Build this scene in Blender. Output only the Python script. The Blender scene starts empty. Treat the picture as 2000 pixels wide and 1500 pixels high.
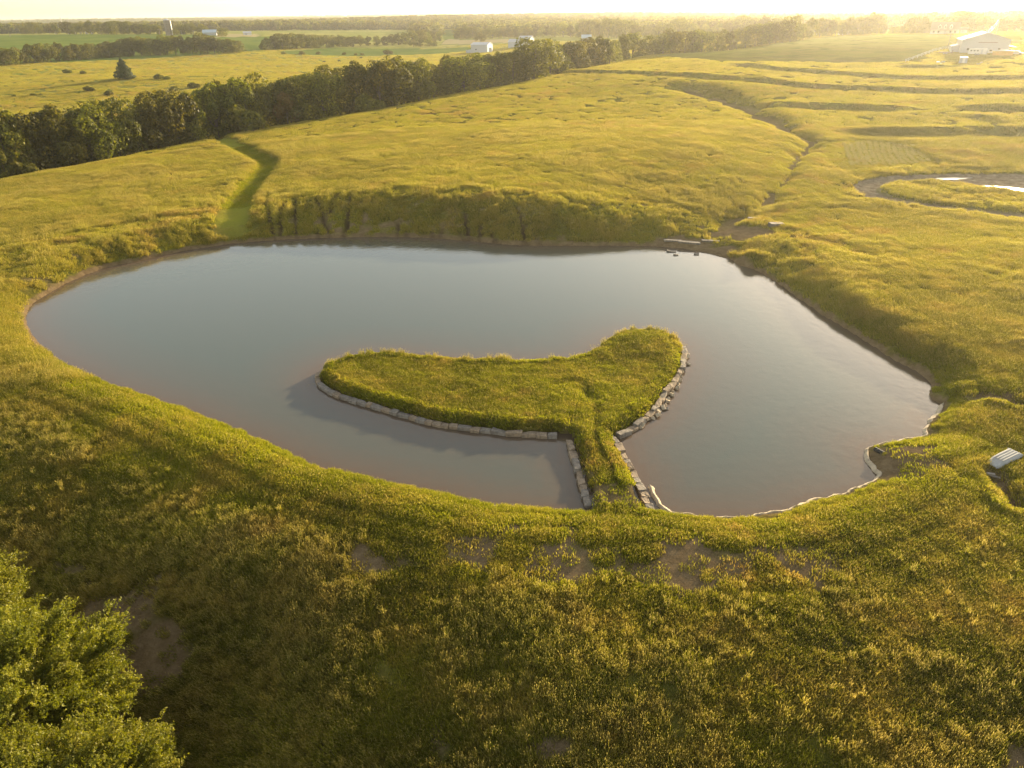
import bpy, bmesh, math, random
import numpy as np
from mathutils import Vector, Matrix

# ------------------------------------------------------------------ camera, light, exposure
scn = bpy.context.scene
COL = scn.collection
CAM_H = 35.0
F_PX = 1389.0                      # focal length in pixels of the 2000 px wide photograph
PITCH = math.radians(27.53)
ROLL = math.radians(0.80)
fwd = np.array([0, math.cos(PITCH), -math.sin(PITCH)])
r0 = np.array([1.0, 0, 0]); u0 = np.array([0, math.sin(PITCH), math.cos(PITCH)])
right = r0 * math.cos(ROLL) - u0 * math.sin(ROLL)
upv = u0 * math.cos(ROLL) + r0 * math.sin(ROLL)
CAM = np.array([0, 0, CAM_H])
cd = bpy.data.cameras.new('camera'); cam = bpy.data.objects.new('camera', cd); COL.objects.link(cam)
m = Matrix.Identity(4)
for i in range(3):
    m[i][0] = right[i]; m[i][1] = upv[i]; m[i][2] = -fwd[i]; m[i][3] = CAM[i]
cam.matrix_world = m
cd.sensor_width = 36.0; cd.lens = 36.0 * F_PX / 2000.0
cd.clip_start = 0.5; cd.clip_end = 40000
scn.camera = cam
scn.render.engine = 'CYCLES'

SUN_AZ = math.radians(38); SUN_EL = math.radians(11.5)
sdir = Vector((math.sin(SUN_AZ) * math.cos(SUN_EL), math.cos(SUN_AZ) * math.cos(SUN_EL), math.sin(SUN_EL)))
sl = bpy.data.lights.new('sun', 'SUN'); sl.energy = 5.0; sl.angle = math.radians(0.6); sl.color = (1.0, 0.81, 0.50)
so = bpy.data.objects.new('sun', sl); so.rotation_euler = sdir.to_track_quat('Z', 'Y').to_euler(); COL.objects.link(so)
w = bpy.data.worlds.new('World'); scn.world = w; w.use_nodes = True
nt = w.node_tree; bg = nt.nodes['Background']
sky = nt.nodes.new('ShaderNodeTexSky'); sky.sky_type = 'NISHITA'; sky.sun_disc = False
sky.sun_elevation = SUN_EL; sky.sun_rotation = SUN_AZ; sky.altitude = 250; sky.air_density = 1.0; sky.dust_density = 1.5; sky.ozone_density = 1.0
wm = nt.nodes.new('ShaderNodeMix'); wm.data_type = 'RGBA'; wm.blend_type = 'MULTIPLY'; wm.inputs[0].default_value = 1.0; wm.inputs[7].default_value = (1.07, 1.0, .88, 1)
hs_ = nt.nodes.new('ShaderNodeHueSaturation'); hs_.inputs['Saturation'].default_value = .62; nt.links.new(sky.outputs[0], hs_.inputs['Color']); nt.links.new(hs_.outputs[0], wm.inputs[6]); nt.links.new(wm.outputs[2], bg.inputs[0]); bg.inputs[1].default_value = 0.15
scn.view_settings.view_transform = 'Standard'; scn.view_settings.look = 'None'
scn.view_settings.exposure = 1.45; scn.view_settings.gamma = 1.0
cy = scn.cycles
cy.max_bounces = 6; cy.diffuse_bounces = 3; cy.glossy_bounces = 3; cy.transmission_bounces = 4; cy.volume_bounces = 0
cy.transparent_max_bounces = 8; cy.use_denoising = True
cy.sample_clamp_indirect = 6.0

rng = np.random.default_rng(7); random.seed(7)

# ------------------------------------------------------------------ rays, noise, polygons
def ray(px, py):
    d = fwd + right * ((px - 1000) / F_PX) + upv * ((750 - py) / F_PX)
    return d / np.linalg.norm(d)
def at(px, py, z=0.0):
    d = ray(px, py); t = (z - CAM_H) / d[2]
    return CAM + d * t
def proj(p):
    v = np.asarray(p, float) - CAM; zc = v @ fwd
    return 1000 + F_PX * (v @ right) / zc, 750 - F_PX * (v @ upv) / zc, zc
def hsh(ix, iy, s):
    v = np.sin(ix * 127.1 + iy * 311.7 + s * 74.7) * 43758.5453
    return v - np.floor(v)
def vnoise(x, y, s=0):
    ix = np.floor(x); iy = np.floor(y); fx = x - ix; fy = y - iy
    fx = fx * fx * (3 - 2 * fx); fy = fy * fy * (3 - 2 * fy)
    a = hsh(ix, iy, s); b = hsh(ix + 1, iy, s); c = hsh(ix, iy + 1, s); d = hsh(ix + 1, iy + 1, s)
    return (a * (1 - fx) + b * fx) * (1 - fy) + (c * (1 - fx) + d * fx) * fy
def fbm(x, y, s=0, o=4):
    v = 0; a = 0.5; t = 0
    for k in range(o):
        v = v + a * vnoise(x, y, s + k * 13); t += a; a *= 0.5; x = x * 2.03 + 5.1; y = y * 2.03 + 1.7
    return v / t
def sst(a, b, x):
    t = np.clip((x - a) / (b - a), 0, 1); return t * t * (3 - 2 * t)
def catmull(P, n=4, closed=True):
    P = np.asarray(P, float); N = len(P); out = []
    rngk = range(N) if closed else range(N - 1)
    for i in rngk:
        if closed: a, b, c, d = P[(i - 1) % N], P[i], P[(i + 1) % N], P[(i + 2) % N]
        else: a, b, c, d = P[max(i - 1, 0)], P[i], P[i + 1], P[min(i + 2, N - 1)]
        for k in range(n):
            t = k / n
            out.append(0.5 * (2 * b + (c - a) * t + (2 * a - 5 * b + 4 * c - d) * t * t + (3 * b - a - 3 * c + d) * t ** 3))
    if not closed: out.append(P[-1])
    return np.array(out)
def seg_dist(x, y, P, closed=False):
    """distance to a polyline, arc length of the nearest point and side (+ left of travel)"""
    best = np.full(x.shape, 1e9); arc = np.zeros(x.shape); side = np.ones(x.shape); L = 0
    n = len(P); rr = range(n) if closed else range(n - 1)
    for i in rr:
        a = P[i]; b = P[(i + 1) % n]; dx, dy = b[0] - a[0], b[1] - a[1]; l2 = dx * dx + dy * dy + 1e-12
        t = np.clip(((x - a[0]) * dx + (y - a[1]) * dy) / l2, 0, 1)
        qx = x - a[0] - t * dx; qy = y - a[1] - t * dy; d = qx * qx + qy * qy
        mk = d < best; best = np.where(mk, d, best)
        arc = np.where(mk, L + t * math.sqrt(l2), arc); side = np.where(mk, np.sign(dx * qy - dy * qx), side)
        L += math.sqrt(l2)
    return np.sqrt(best), arc, side
def inside(x, y, P):
    c = np.zeros(x.shape, bool); n = len(P)
    for i in range(n):
        x1, y1 = P[i][0], P[i][1]; x2, y2 = P[(i + 1) % n][0], P[(i + 1) % n][1]
        if y1 == y2: continue
        c ^= ((y1 > y) != (y2 > y)) & (x < (x2 - x1) * (y - y1) / (y2 - y1) + x1)
    return c
def sdist(x, y, P, far=60.0):
    """signed distance, positive inside; far cells only get a bound"""
    x = np.asarray(x, float); y = np.asarray(y, float); P = np.asarray(P)[:, :2]
    out = np.full(x.shape, -far)
    mk = (x > P[:, 0].min() - far) & (x < P[:, 0].max() + far) & (y > P[:, 1].min() - far) & (y < P[:, 1].max() + far)
    if mk.any():
        xs, ys = x[mk], y[mk]
        d = seg_dist(xs, ys, P, True)[0]; ins = inside(xs, ys, P)
        out[mk] = np.where(ins, d, np.maximum(-d, -far))
    return out

# ------------------------------------------------------------------ outlines seen in the photograph, laid on the ground
pond_px = [(50,610),(75,585),(130,553),(200,525),(280,508),(350,492),(440,478),(520,470),(600,466),(700,463),(800,463),(900,469),(1000,478),(1100,480),(1200,480),(1280,481),(1330,485),(1385,494),(1440,510),(1500,540),(1550,575),(1600,610),(1650,640),(1700,672),(1750,705),(1790,725),(1815,745),(1822,760),(1817,768),(1824,782),(1840,790),(1838,800),(1815,825),(1808,843),(1808,856),(1770,862),(1735,869),(1712,872),(1694,880),(1700,905),(1707,920),(1719,932),(1680,955),(1640,970),(1590,980),(1540,998),(1490,1008),(1440,1014),(1390,1012),(1330,1008),(1290,1002),(1200,1000),(1110,1001),(1050,998),(980,993),(940,988),(850,966),(750,945),(650,922),(600,905),(530,872),(450,838),(380,810),(300,782),(250,765),(200,748),(150,725),(100,692),(70,665),(52,637)]
POND = catmull([at(a, b, 0.0)[:2] for a, b in pond_px], 3)
WALL_F = [(617,728),(616,742),(626,754),(650,768),(700,785),(780,808),(850,827),(930,838),(1000,846),(1060,849),(1096,850)]
WALL_L = [(1106,858),(1116,890),(1127,930),(1137,962),(1144,992)]
WALL_R = [(1198,848),(1214,868),(1234,905),(1252,940),(1266,970),(1279,1000)]
WALL_I = [(1211,850),(1236,838),(1266,816),(1288,793),(1306,764),(1325,740),(1338,714),(1341,692),(1338,676)]
isl_px = [(612,735,.5),(620,713,.7),(640,700,.9),(680,687,.9),(740,680,.9),(800,683,.9),(870,689,.9),(950,693,.9),(1050,693,.9),(1110,689,.9),(1150,677,.9),(1180,656,1),(1210,642,1),(1250,637,1),(1300,642,1),(1330,660,.8),] + [(a, b, .38) for a, b in WALL_I[::-1]] + [(a, b, .38) for a, b in WALL_R[1:]] + [(1300,1045,.8),(1146,1045,.8)] + [(a, b, .38) for a, b in WALL_L[::-1]] + [(a, b, .38) for a, b in WALL_F[:0:-1]]

ISL = catmull([at(a, b, z)[:2] for a, b, z in isl_px], 3)

TP = []
def cp(px, py, z):
    p = at(px, py, z); TP.append((math.atan2(p[0], p[1]), math.log(math.hypot(p[0], p[1])), z))
for a in [(1000,1075,1.05),(1300,1080,1.1),(600,985,1.1),(300,860,1.2),(100,780,1.3),(0,700,1.4),(0,560,2.0),(1600,1060,1.2),(1900,990,1.4),(2000,860,1.7),
          (0,1000,-.4),(0,1200,-3.2),(200,1500,-5.4),(400,1150,-.8),(500,1500,-3.2),(750,1250,-.5),(1000,1300,-.1),(1000,1500,-.8),(1500,1300,.8),(1500,1500,-.1),(2000,1300,1.1),(2000,1500,.4),
          (1900,700,2.2),(2000,550,3.2),(1700,560,2.6),(1600,480,2.4),(2000,440,3.6),(1800,470,3.0),(1700,380,3.4),
          (500,395,3.2),(700,373,5.0),(900,378,5.3),(1100,400,4.9),(1250,428,3.5),(1400,440,1.8),(1500,440,2.0),(300,410,2.8),(0,450,2.4),(150,380,2.6),
          (600,270,5),(900,225,7),(1200,185,9),(1000,300,6.5),(1300,300,6.8),(1250,118,13.5),(1500,98,16.5),(1800,72,19),(2000,110,16.5),(1600,150,12.2),(1850,250,7.8),(1500,205,8.8),(1420,150,13),
          (0,345,2),(250,290,3),(600,236,5),(870,185,8.2),(1140,133,12.3),(1600,275,6.6),(1800,310,5),(2000,330,4.8),(1950,170,12.3),(1750,200,9.8)]: cp(*a)
# the land beyond the creek
for a in [(0,235,.2),(200,185,2.2),(330,160,4.2),(245,153,6),(60,150,5.5),(500,145,3.8),(500,105,8),(0,130,8.2),(250,112,8.2),(0,75,18.5),(200,66,19),(400,68,18),(700,125,4),(700,97,6),(850,100,5),(850,82,8),(560,112,5.4),(950,85,9),(1150,80,10.5),(1000,72,9),(640,68,12)]: cp(*a)
for th in (-.8, -.55, -.3, 0, .3, .55, .8):
    TP.append((th, math.log(2600), 17 + 2 * math.sin(th * 9))); TP.append((th, math.log(9000), 24))
TP = np.array(TP)
def _k(r2): return np.where(r2 > 0, 0.5 * r2 * np.log(r2 + 1e-12), 0)
_A = _k((TP[:, None, 0] - TP[None, :, 0]) ** 2 + (TP[:, None, 1] - TP[None, :, 1]) ** 2) + np.eye(len(TP)) * 2e-3
_Pm = np.c_[np.ones(len(TP)), TP[:, 0], TP[:, 1]]
_M = np.block([[_A, _Pm], [_Pm.T, np.zeros((3, 3))]])
_W = np.linalg.solve(_M, np.r_[TP[:, 2], 0, 0, 0])
def E0(x, y):
    x = np.asarray(x, float); y = np.asarray(y, float)
    th = np.clip(np.arctan2(x, np.maximum(y, 5)), -.85, .85); lr = np.log(np.clip(np.hypot(x, y), 24, 9000))
    z = _W[-3] + _W[-2] * th + _W[-1] * lr
    for i in range(len(TP)):
        z = z + _W[i] * _k((th - TP[i, 0]) ** 2 + (lr - TP[i, 1]) ** 2)
    r = np.hypot(x, y)
    hill = 10 * (fbm(x / 900 + 3, y / 900, 5, 3) - .5) * 2
    far = sst(1100, 2200, r)
    zf = np.clip(17 + hill, 8, 27)
    return z * (1 - far) + zf * far
def march(px, py, H, t1=9000):
    d = ray(px, py); t = 20.0; prev = t
    ts = 20 * (1.012 ** np.arange(0, int(math.log(t1 / 20) / math.log(1.012))))
    P = CAM[None] + d[None] * ts[:, None]
    below = P[:, 2] < H(P[:, 0], P[:, 1])
    if not below.any(): return CAM + d * t1
    i = int(np.argmax(below)); a, b = ts[max(i - 1, 0)], ts[i]
    for k in range(3):
        tt = np.linspace(a, b, 12); P = CAM[None] + d[None] * tt[:, None]
        bl = P[:, 2] < H(P[:, 0], P[:, 1]); j = max(int(np.argmax(bl)), 1); a, b = tt[j - 1], tt[j]
    return CAM + d * b
def line0(pts, n=4): return catmull([march(a, b, E0)[:2] for a, b in pts], n, False)
def poly0(pts, n=3): return catmull([march(a, b, E0)[:2] for a, b in pts], n, True)

brow_px = [(-60,362),(0,345),(150,318),(300,288),(450,258),(600,232),(750,208),(870,183),(1000,161),(1140,131),(1200,121),(1255,108),(1400,98),(1500,88)]
BROW = line0(brow_px)
# the creek runs 14 m beyond the brow of the meadow
_t = np.gradient(BROW, axis=0); _n = np.c_[-_t[:, 1], _t[:, 0]] / np.hypot(_t[:, 0], _t[:, 1])[:, None]
CREEK = BROW + _n * 14
terr_px = [[(1110,140),(1212,141),(1325,145),(1400,150),(1470,155)],
           [(1405,126),(1475,128),(1520,135),(1590,139),(1710,148),(1800,152),(2000,151),(2100,150)],
           [(1450,143),(1500,156),(1590,168),(1710,173),(1860,178),(2000,177),(2100,176)],
           [(1480,200),(1590,206),(1680,209),(1750,211),(1815,213)], [(1830,207),(1900,209),(2000,210),(2100,210)],
           [(1610,254),(1680,256),(1770,256),(1880,254),(2000,255),(2100,254)],
           [(1730,129),(1800,130),(1890,129)], [(1860,222),(1920,228),(1990,240)]]
TERR = [line0(t) for t in terr_px]
GULLY = line0([(1345,168),(1400,185),(1470,210),(1530,245),(1580,275),(1560,305),(1540,345),(1500,390),(1450,420),(1400,445),(1375,480)])
SWALE = line0([(418,262),(450,278),(500,302),(522,315),(512,332),(485,365),(462,400),(445,435),(440,455)])
PIT = [line0([(1945,925),(1962,950),(1985,985)]), line0([(1925,765),(1955,775),(1985,785)])]
POND2 = poly0([(1655,366),(1665,352),(1720,341),(1850,335),(2000,336),(2120,340),(2140,400),(2100,435),(2000,428),(1900,416),(1800,405),(1720,395),(1672,381)])
ISL2 = poly0([(1735,367),(1762,357),(1830,356),(1890,361),(2000,378),(2120,390),(2100,420),(2000,410),(1890,399),(1785,385),(1742,374)])
crack_px = [[(522,385),(524,415),(531,430),(535,448)],[(576,388),(574,410),(573,445)],[(618,388),(636,415),(648,445)],[(686,378),(672,410),(662,422)],
            [(708,420),(717,435),(722,450)],[(732,415),(738,440),(745,455)],[(775,400),(768,425),(755,450)],[(825,412),(815,440),(810,450)],[(860,405),(850,425),(835,450)],
            [(895,410),(915,425),(928,428)],[(910,400),(925,425)],[(940,405),(930,425)],[(958,412),(972,425),(978,438)],[(1010,395),(1030,430)],[(1045,420),(1070,440)],
            [(300,480),(340,462),(370,455)],[(330,475),(380,462),(420,455)],[(270,490),(300,470)],[(240,500),(265,482)],[(800,430),(790,455)],[(640,400),(660,380)]]
_cr = random.Random(4)
for _i in range(9):
    _x = 560 + _i * 58 + _cr.uniform(-10, 10); _y0 = 392 + _cr.uniform(0, 26) + max(0, _x - 900) * .06; _y1 = min(_y0 + _cr.uniform(22, 45), 456); _s = _cr.uniform(-18, 14)
    crack_px.append([(_x, _y0), (_x + _s * .3 + _cr.uniform(-5, 5), (_y0 + _y1) / 2), (_x + _s, _y1)])
CRACK = [line0(c, 3) for c in crack_px]
TRACK = [line0([(1085,722),(1120,716),(1150,730),(1140,760),(1110,800),(1140,850),(1165,900),(1190,960),(1205,1010),(1230,1060)]),
         line0([(1128,728),(1158,750),(1165,790),(1168,830),(1190,880),(1215,940),(1245,1000),(1290,1050)])]
MOW = poly0([(1600,285),(1650,275),(1700,276),(1760,285),(1830,318),(1790,330),(1700,338),(1640,330),(1615,305)])
FURROW = [line0(f) for f in [[(1480,92),(1600,91),(1800,95)],[(1540,97),(1700,97)],[(1500,111),(1580,114),(1700,122)],[(1640,76),(1720,84)]]]

def Hfun(x, y, full=True):
    """terrain height and masks"""
    x = np.asarray(x, float); y = np.asarray(y, float)
    z = E0(x, y); r = np.hypot(x, y)
    bare = np.zeros(x.shape); crack_shade = np.zeros(x.shape)
    z = z + (fbm(x / 14, y / 14, 21, 3) - .5) * .34 * sst(150, 260, r) + (fbm(x / 6, y / 6, 31, 3) - .5) * (.30 - .16 * sst(120, 220, r))
    # creek valley
    d, _, s = seg_dist(x, y, CREEK)
    z = z - 4.5 * np.exp(-(d / 11) ** 2)
    for T in TERR:
        d, a, s = seg_dist(x, y, T); L = np.hypot(*np.diff(T, axis=0).T).sum()
        e = sst(0, 12, a) * sst(0, 12, L - a) if T is not TERR[0] else 1.0
        sd = d * s            # + on the uphill side
        z = z + e * (0.75 * np.exp(-((sd - 1.0) / 2.4) ** 2) - 0.45 * np.exp(-((sd + 5.0) / 3.2) ** 2))
    for Fw in FURROW:
        d, a, s = seg_dist(x, y, Fw); z = z - .5 * np.exp(-(d / 1.3) ** 2); bare = np.maximum(bare, .7 * np.exp(-(d / 1.2) ** 2))
    d, a, s = seg_dist(x, y, GULLY)
    dn = d + (fbm(x / 5, y / 5, 3, 3) - .5) * 4
    L = np.hypot(*np.diff(GULLY, axis=0).T).sum(); up = 1 - sst(0, L * .75, a)
    z = z - (0.7 + 1.6 * up) * np.exp(-(np.maximum(dn, 0) / (2.2 + 4 * up)) ** 2)
    bare = np.maximum(bare, .8 * np.exp(-(np.maximum(dn, 0) / (1.0 + 3.5 * up)) ** 2))
    d, a, s = seg_dist(x, y, SWALE); a = a / np.hypot(*np.diff(SWALE, axis=0).T).sum()
    z = z - .7 * np.exp(-(d / 2.8) ** 4) * (1 - sst(.86, .98, a))
    sw = np.exp(-(d / 3.1) ** 4) * (1 - .9 * sst(.88, .99, a))
    # main pond bank
    dp = -sdist(x, y, POND) + (fbm(x / 1.6, y / 1.6, 9, 3) - .5) * .45
    W = 5.0 + 9 * sst(85, 118, y) * sst(-75, -40, x)
    t = np.clip(dp / W, 0, 1); k = t * (1.45 - .45 * t)
    sc = .08 + .22 * sst(0, .35, dp)
    land = sc + (z - .3) * sst(-.15, 1.05, k) * 1.0
    zb = np.where(dp > W, z, land); zb = np.where(dp <= 0, -np.minimum(2.0, -dp * .30) , zb)
    bare = np.maximum(bare, (1 - sst(.15, .65, dp + (fbm(x / 1.3, y / 1.3, 77, 2) - .5) * .9)) * (dp > -3))
    # island and causeway
    di = sdist(x, y, ISL, 30) + (fbm(x / 1.2, y / 1.2, 19, 2) - .5) * .2
    zi = -0.9 + 1.12 * sst(-.12, .40, di) + .60 * sst(.42, .95, di) + .18 * (fbm(x / 3, y / 3, 8, 3) - .5)
    m1 = at(1255, 665, 1.0)
    zi = zi + .55 * np.exp(-(((x - m1[0]) / 5.5) ** 2 + ((y - m1[1]) / 4.0) ** 2)) * sst(.2, 1.5, di)
    for T in TRACK:
        d, a, s = seg_dist(x, y, T); zi = zi - .16 * np.exp(-(d / .5) ** 2)
        bare = np.maximum(bare, .9 * (1 - .4 * (y < 62)) * np.exp(-(d / .62) ** 2) * sst(.25, .5, fbm(x / 2, y / 2, 4, 3)))
    zb = np.where(di > -.3, np.maximum(zb, zi), zb)
    isl = sst(-.05, .25, di)
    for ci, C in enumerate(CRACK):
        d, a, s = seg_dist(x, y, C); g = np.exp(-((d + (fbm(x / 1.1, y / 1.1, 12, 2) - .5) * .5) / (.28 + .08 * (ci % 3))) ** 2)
        zb = np.where(dp > .8, zb - 1.0 * g, zb); bare = np.maximum(bare, g * 1.0); crack_shade = np.maximum(crack_shade, g)
    for Pp, dpt, wd in zip(PIT, (.75, .4), (.85, .9)):
        d, a, s = seg_dist(x, y, Pp); zb = zb - dpt * np.exp(-(d / wd) ** 4) + .14 * np.exp(-((d - 1.4) / .5) ** 2) * (s < 0)
        bare = np.maximum(bare, np.exp(-(d / (wd * 1.15)) ** 4))
    # second, half dried pond
    d2 = sdist(x, y, POND2, 40); di2 = sdist(x, y, ISL2, 30)
    dig = sst(-.5, 2.2, d2) * (1 - sst(-1.8, .6, di2))
    zb = zb - .55 * dig
    mud = sst(.0, .8, d2) * (1 - sst(-1.4, -.6, di2))
    # earth mound at the inlet
    mm = march_cache['mound']; zb = zb + 1.15 * np.exp(-(((x - mm[0]) / 2.0) ** 2 + ((y - mm[1]) / 1.5) ** 2))
    # bare soil patches
    nz = fbm(x / 2.2, y / 2.2, 41, 4); nz2 = fbm(x / 7 + y / 14, y / 3.0, 43, 4)
    for (cx, cy, rx, ry, st) in march_cache['bare']:
        q = ((x - cx) / rx) ** 2 + ((y - cy) / ry) ** 2
        g = np.exp(-q ** 1.5); bare = np.maximum(bare, sst(.47, .60, g * st * st * .30 + nz2 * .22 + nz * .38) * (di < 0.6))
    bare = np.maximum(bare, .55 * sst(.66, .76, nz) * sst(.4, .6, nz2) * (r < 140))
    bare = np.where(di > .5, np.minimum(bare, .75), bare)
    return zb, bare, dp, di, crack_shade, sw, mud, dig
march_cache = {'mound': march(1470, 488, E0), 'bare': []}
for (a, b, rx, ry, st) in [(1150,1090,12,3.6,1.05),(1330,1100,10,3.6,1.06),(930,1080,8,3.0,1.03),(1560,1100,10,3.2,1.0),(760,1085,6,2.4,.98),(1340,455,6,5,1.15),(1440,450,7,5,1.1),(1400,470,4,2,1.2),
        (1075,1460,2.2,1.3,1.15),(180,1230,6,4,1.0),(235,1330,5,4,1.12),(300,1430,4,4,.95),(120,1130,4,2.5,.85),(1745,897,4.0,2.4,1.5),(1722,888,2.4,2.4,1.6),(1790,872,2.8,1.2,1.3),(1935,770,3.0,1.2,1.0),
        (1960,1480,2.6,1.4,.95),(1830,1090,5,1.6,.8),(1700,1090,4,1.4,.75),(1480,1035,7,1.1,.9),(1040,1025,5,1.0,.95),(1640,985,4,.8,.9),(700,405,12,6,.85),(830,430,16,8,.95),(1000,440,14,8,.95),(1130,450,12,6,.95)]:
    p = march(a, b, E0); march_cache['bare'].append((p[0], p[1], rx, ry, st))

# ------------------------------------------------------------------ terrain grid
def axis(lo_c, hi_c, step, lo, hi, mid_lo, mid_hi, mstep, g=1.045):
    a = list(np.arange(lo_c, hi_c, step)); s = step; v = a[-1]
    while v < mid_hi: s = min(s * 1.02, mstep); v += s; a.append(v)
    while v < hi: s *= g; v += s; a.append(v)
    b = []; v = a[0]; s = step
    while v > mid_lo: s = min(s * 1.02, mstep); v -= s; b.append(v)
    while v > lo: s *= g; v -= s; b.append(v)
    return np.array(b[::-1] + a)
gx = axis(-62, 78, .36, -11000, 11000, -330, 330, 1.5)
gy = axis(20, 150, .36, -60, 13000, 10, 430, 1.3)
GX, GY = np.meshgrid(gx, gy)
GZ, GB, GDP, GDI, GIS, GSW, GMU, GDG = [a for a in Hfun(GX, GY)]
def bil(G, x, y):
    x = np.asarray(x, float); y = np.asarray(y, float)
    i = np.clip(np.searchsorted(gx, x) - 1, 0, len(gx) - 2); j = np.clip(np.searchsorted(gy, y) - 1, 0, len(gy) - 2)
    u = np.clip((x - gx[i]) / (gx[i + 1] - gx[i]), 0, 1); v = np.clip((y - gy[j]) / (gy[j + 1] - gy[j]), 0, 1)
    return (G[j, i] * (1 - u) + G[j, i + 1] * u) * (1 - v) + (G[j + 1, i] * (1 - u) + G[j + 1, i + 1] * u) * v
def Hg(x, y): return bil(GZ, x, y)
def hit(px, py): return march(px, py, Hg)

def tag(o, label=None, cat=None, group=None, kind=None):
    if label: o['label'] = label
    if cat: o['category'] = cat
    if group: o['group'] = group
    if kind: o['kind'] = kind
    return o
def np_mesh(name, V, Fc, mats=(), smooth=False, attrs=None, mi=None):
    """Fc: (n,k) int array or list of arrays of one size"""
    me = bpy.data.meshes.new(name); V = np.asarray(V, np.float32); Fc = np.asarray(Fc, np.int32)
    me.vertices.add(len(V)); me.vertices.foreach_set('co', V.ravel())
    if len(Fc):
        n, k = Fc.shape
        me.loops.add(n * k); me.loops.foreach_set('vertex_index', Fc.ravel())
        me.polygons.add(n); me.polygons.foreach_set('loop_start', np.arange(0, n * k, k, dtype=np.int32))
        if smooth: me.polygons.foreach_set('use_smooth', np.ones(n, bool))
        if mi is not None: me.polygons.foreach_set('material_index', np.asarray(mi, np.int32))
    me.update(calc_edges=True)
    for k2, a in (attrs or {}).items():
        at_ = me.attributes.new(k2, 'FLOAT', 'POINT'); at_.data.foreach_set('value', np.asarray(a, np.float32).ravel())
    for m_ in mats: me.materials.append(m_)
    return me
def link(name, me, parent=None, loc=(0, 0, 0)):
    o = bpy.data.objects.new(name, me); COL.objects.link(o); o.location = loc
    if parent is not None: o.parent = parent
    return o
# ------------------------------------------------------------------ materials
def mat(name):
    m_ = bpy.data.materials.new(name); m_.use_nodes = True; t = m_.node_tree
    for n in list(t.nodes): t.nodes.remove(n)
    return m_, t
class NB:
    def __init__(s, t): s.t = t
    def n(s, ty, ins=None, **kw):
        nd = s.t.nodes.new('ShaderNode' + ty)
        for k, v in kw.items(): setattr(nd, k, v)
        for k, v in (ins or {}).items():
            if isinstance(v, bpy.types.NodeSocket): s.t.links.new(v, nd.inputs[k])
            else: nd.inputs[k].default_value = v
        return nd
    def mix(s, f, a, b, bt='MIX'):
        nd = s.t.nodes.new('ShaderNodeMix'); nd.data_type = 'RGBA'; nd.blend_type = bt
        for k, v in ((0, f), (6, a), (7, b)):
            if isinstance(v, bpy.types.NodeSocket): s.t.links.new(v, nd.inputs[k])
            else: nd.inputs[k].default_value = v if k == 0 else (*v[:3], 1)
        return nd.outputs[2]
    def math(s, op, a, b=0.0, c=None):
        nd = s.t.nodes.new('ShaderNodeMath'); nd.operation = op
        for k, v in ((0, a), (1, b), (2, c)):
            if v is None: continue
            if isinstance(v, bpy.types.NodeSocket): s.t.links.new(v, nd.inputs[k])
            else: nd.inputs[k].default_value = v
        return nd.outputs[0]
    def ramp(s, f, stops):
        nd = s.t.nodes.new('ShaderNodeValToRGB'); s.t.links.new(f, nd.inputs[0]); el = nd.color_ramp.elements
        while len(el) < len(stops): el.new(.5)
        for e, (p, c) in zip(el, stops):
            e.position = p; e.color = (*c, 1) if len(c) == 3 else c
        return nd.outputs[0]
    def noise(s, vec, scale, detail=3, rough=.55):
        nd = s.n('TexNoise', {'Scale': scale, 'Detail': detail, 'Roughness': rough}); s.t.links.new(vec, nd.inputs['Vector'])
        return nd.outputs[0]
    def step(s, v, a, b):
        nd = s.t.nodes.new('ShaderNodeMapRange'); nd.interpolation_type = 'SMOOTHSTEP'
        s.t.links.new(v, nd.inputs[0]); nd.inputs[1].default_value = a; nd.inputs[2].default_value = b
        return nd.outputs[0]
    def attr(s, name, ty='GEOMETRY'):
        nd = s.t.nodes.new('ShaderNodeAttribute'); nd.attribute_name = name; nd.attribute_type = ty; return nd.outputs['Fac']
    def out(s, sh): 
        o = s.t.nodes.new('ShaderNodeOutputMaterial'); s.t.links.new(sh, o.inputs[0])

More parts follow.
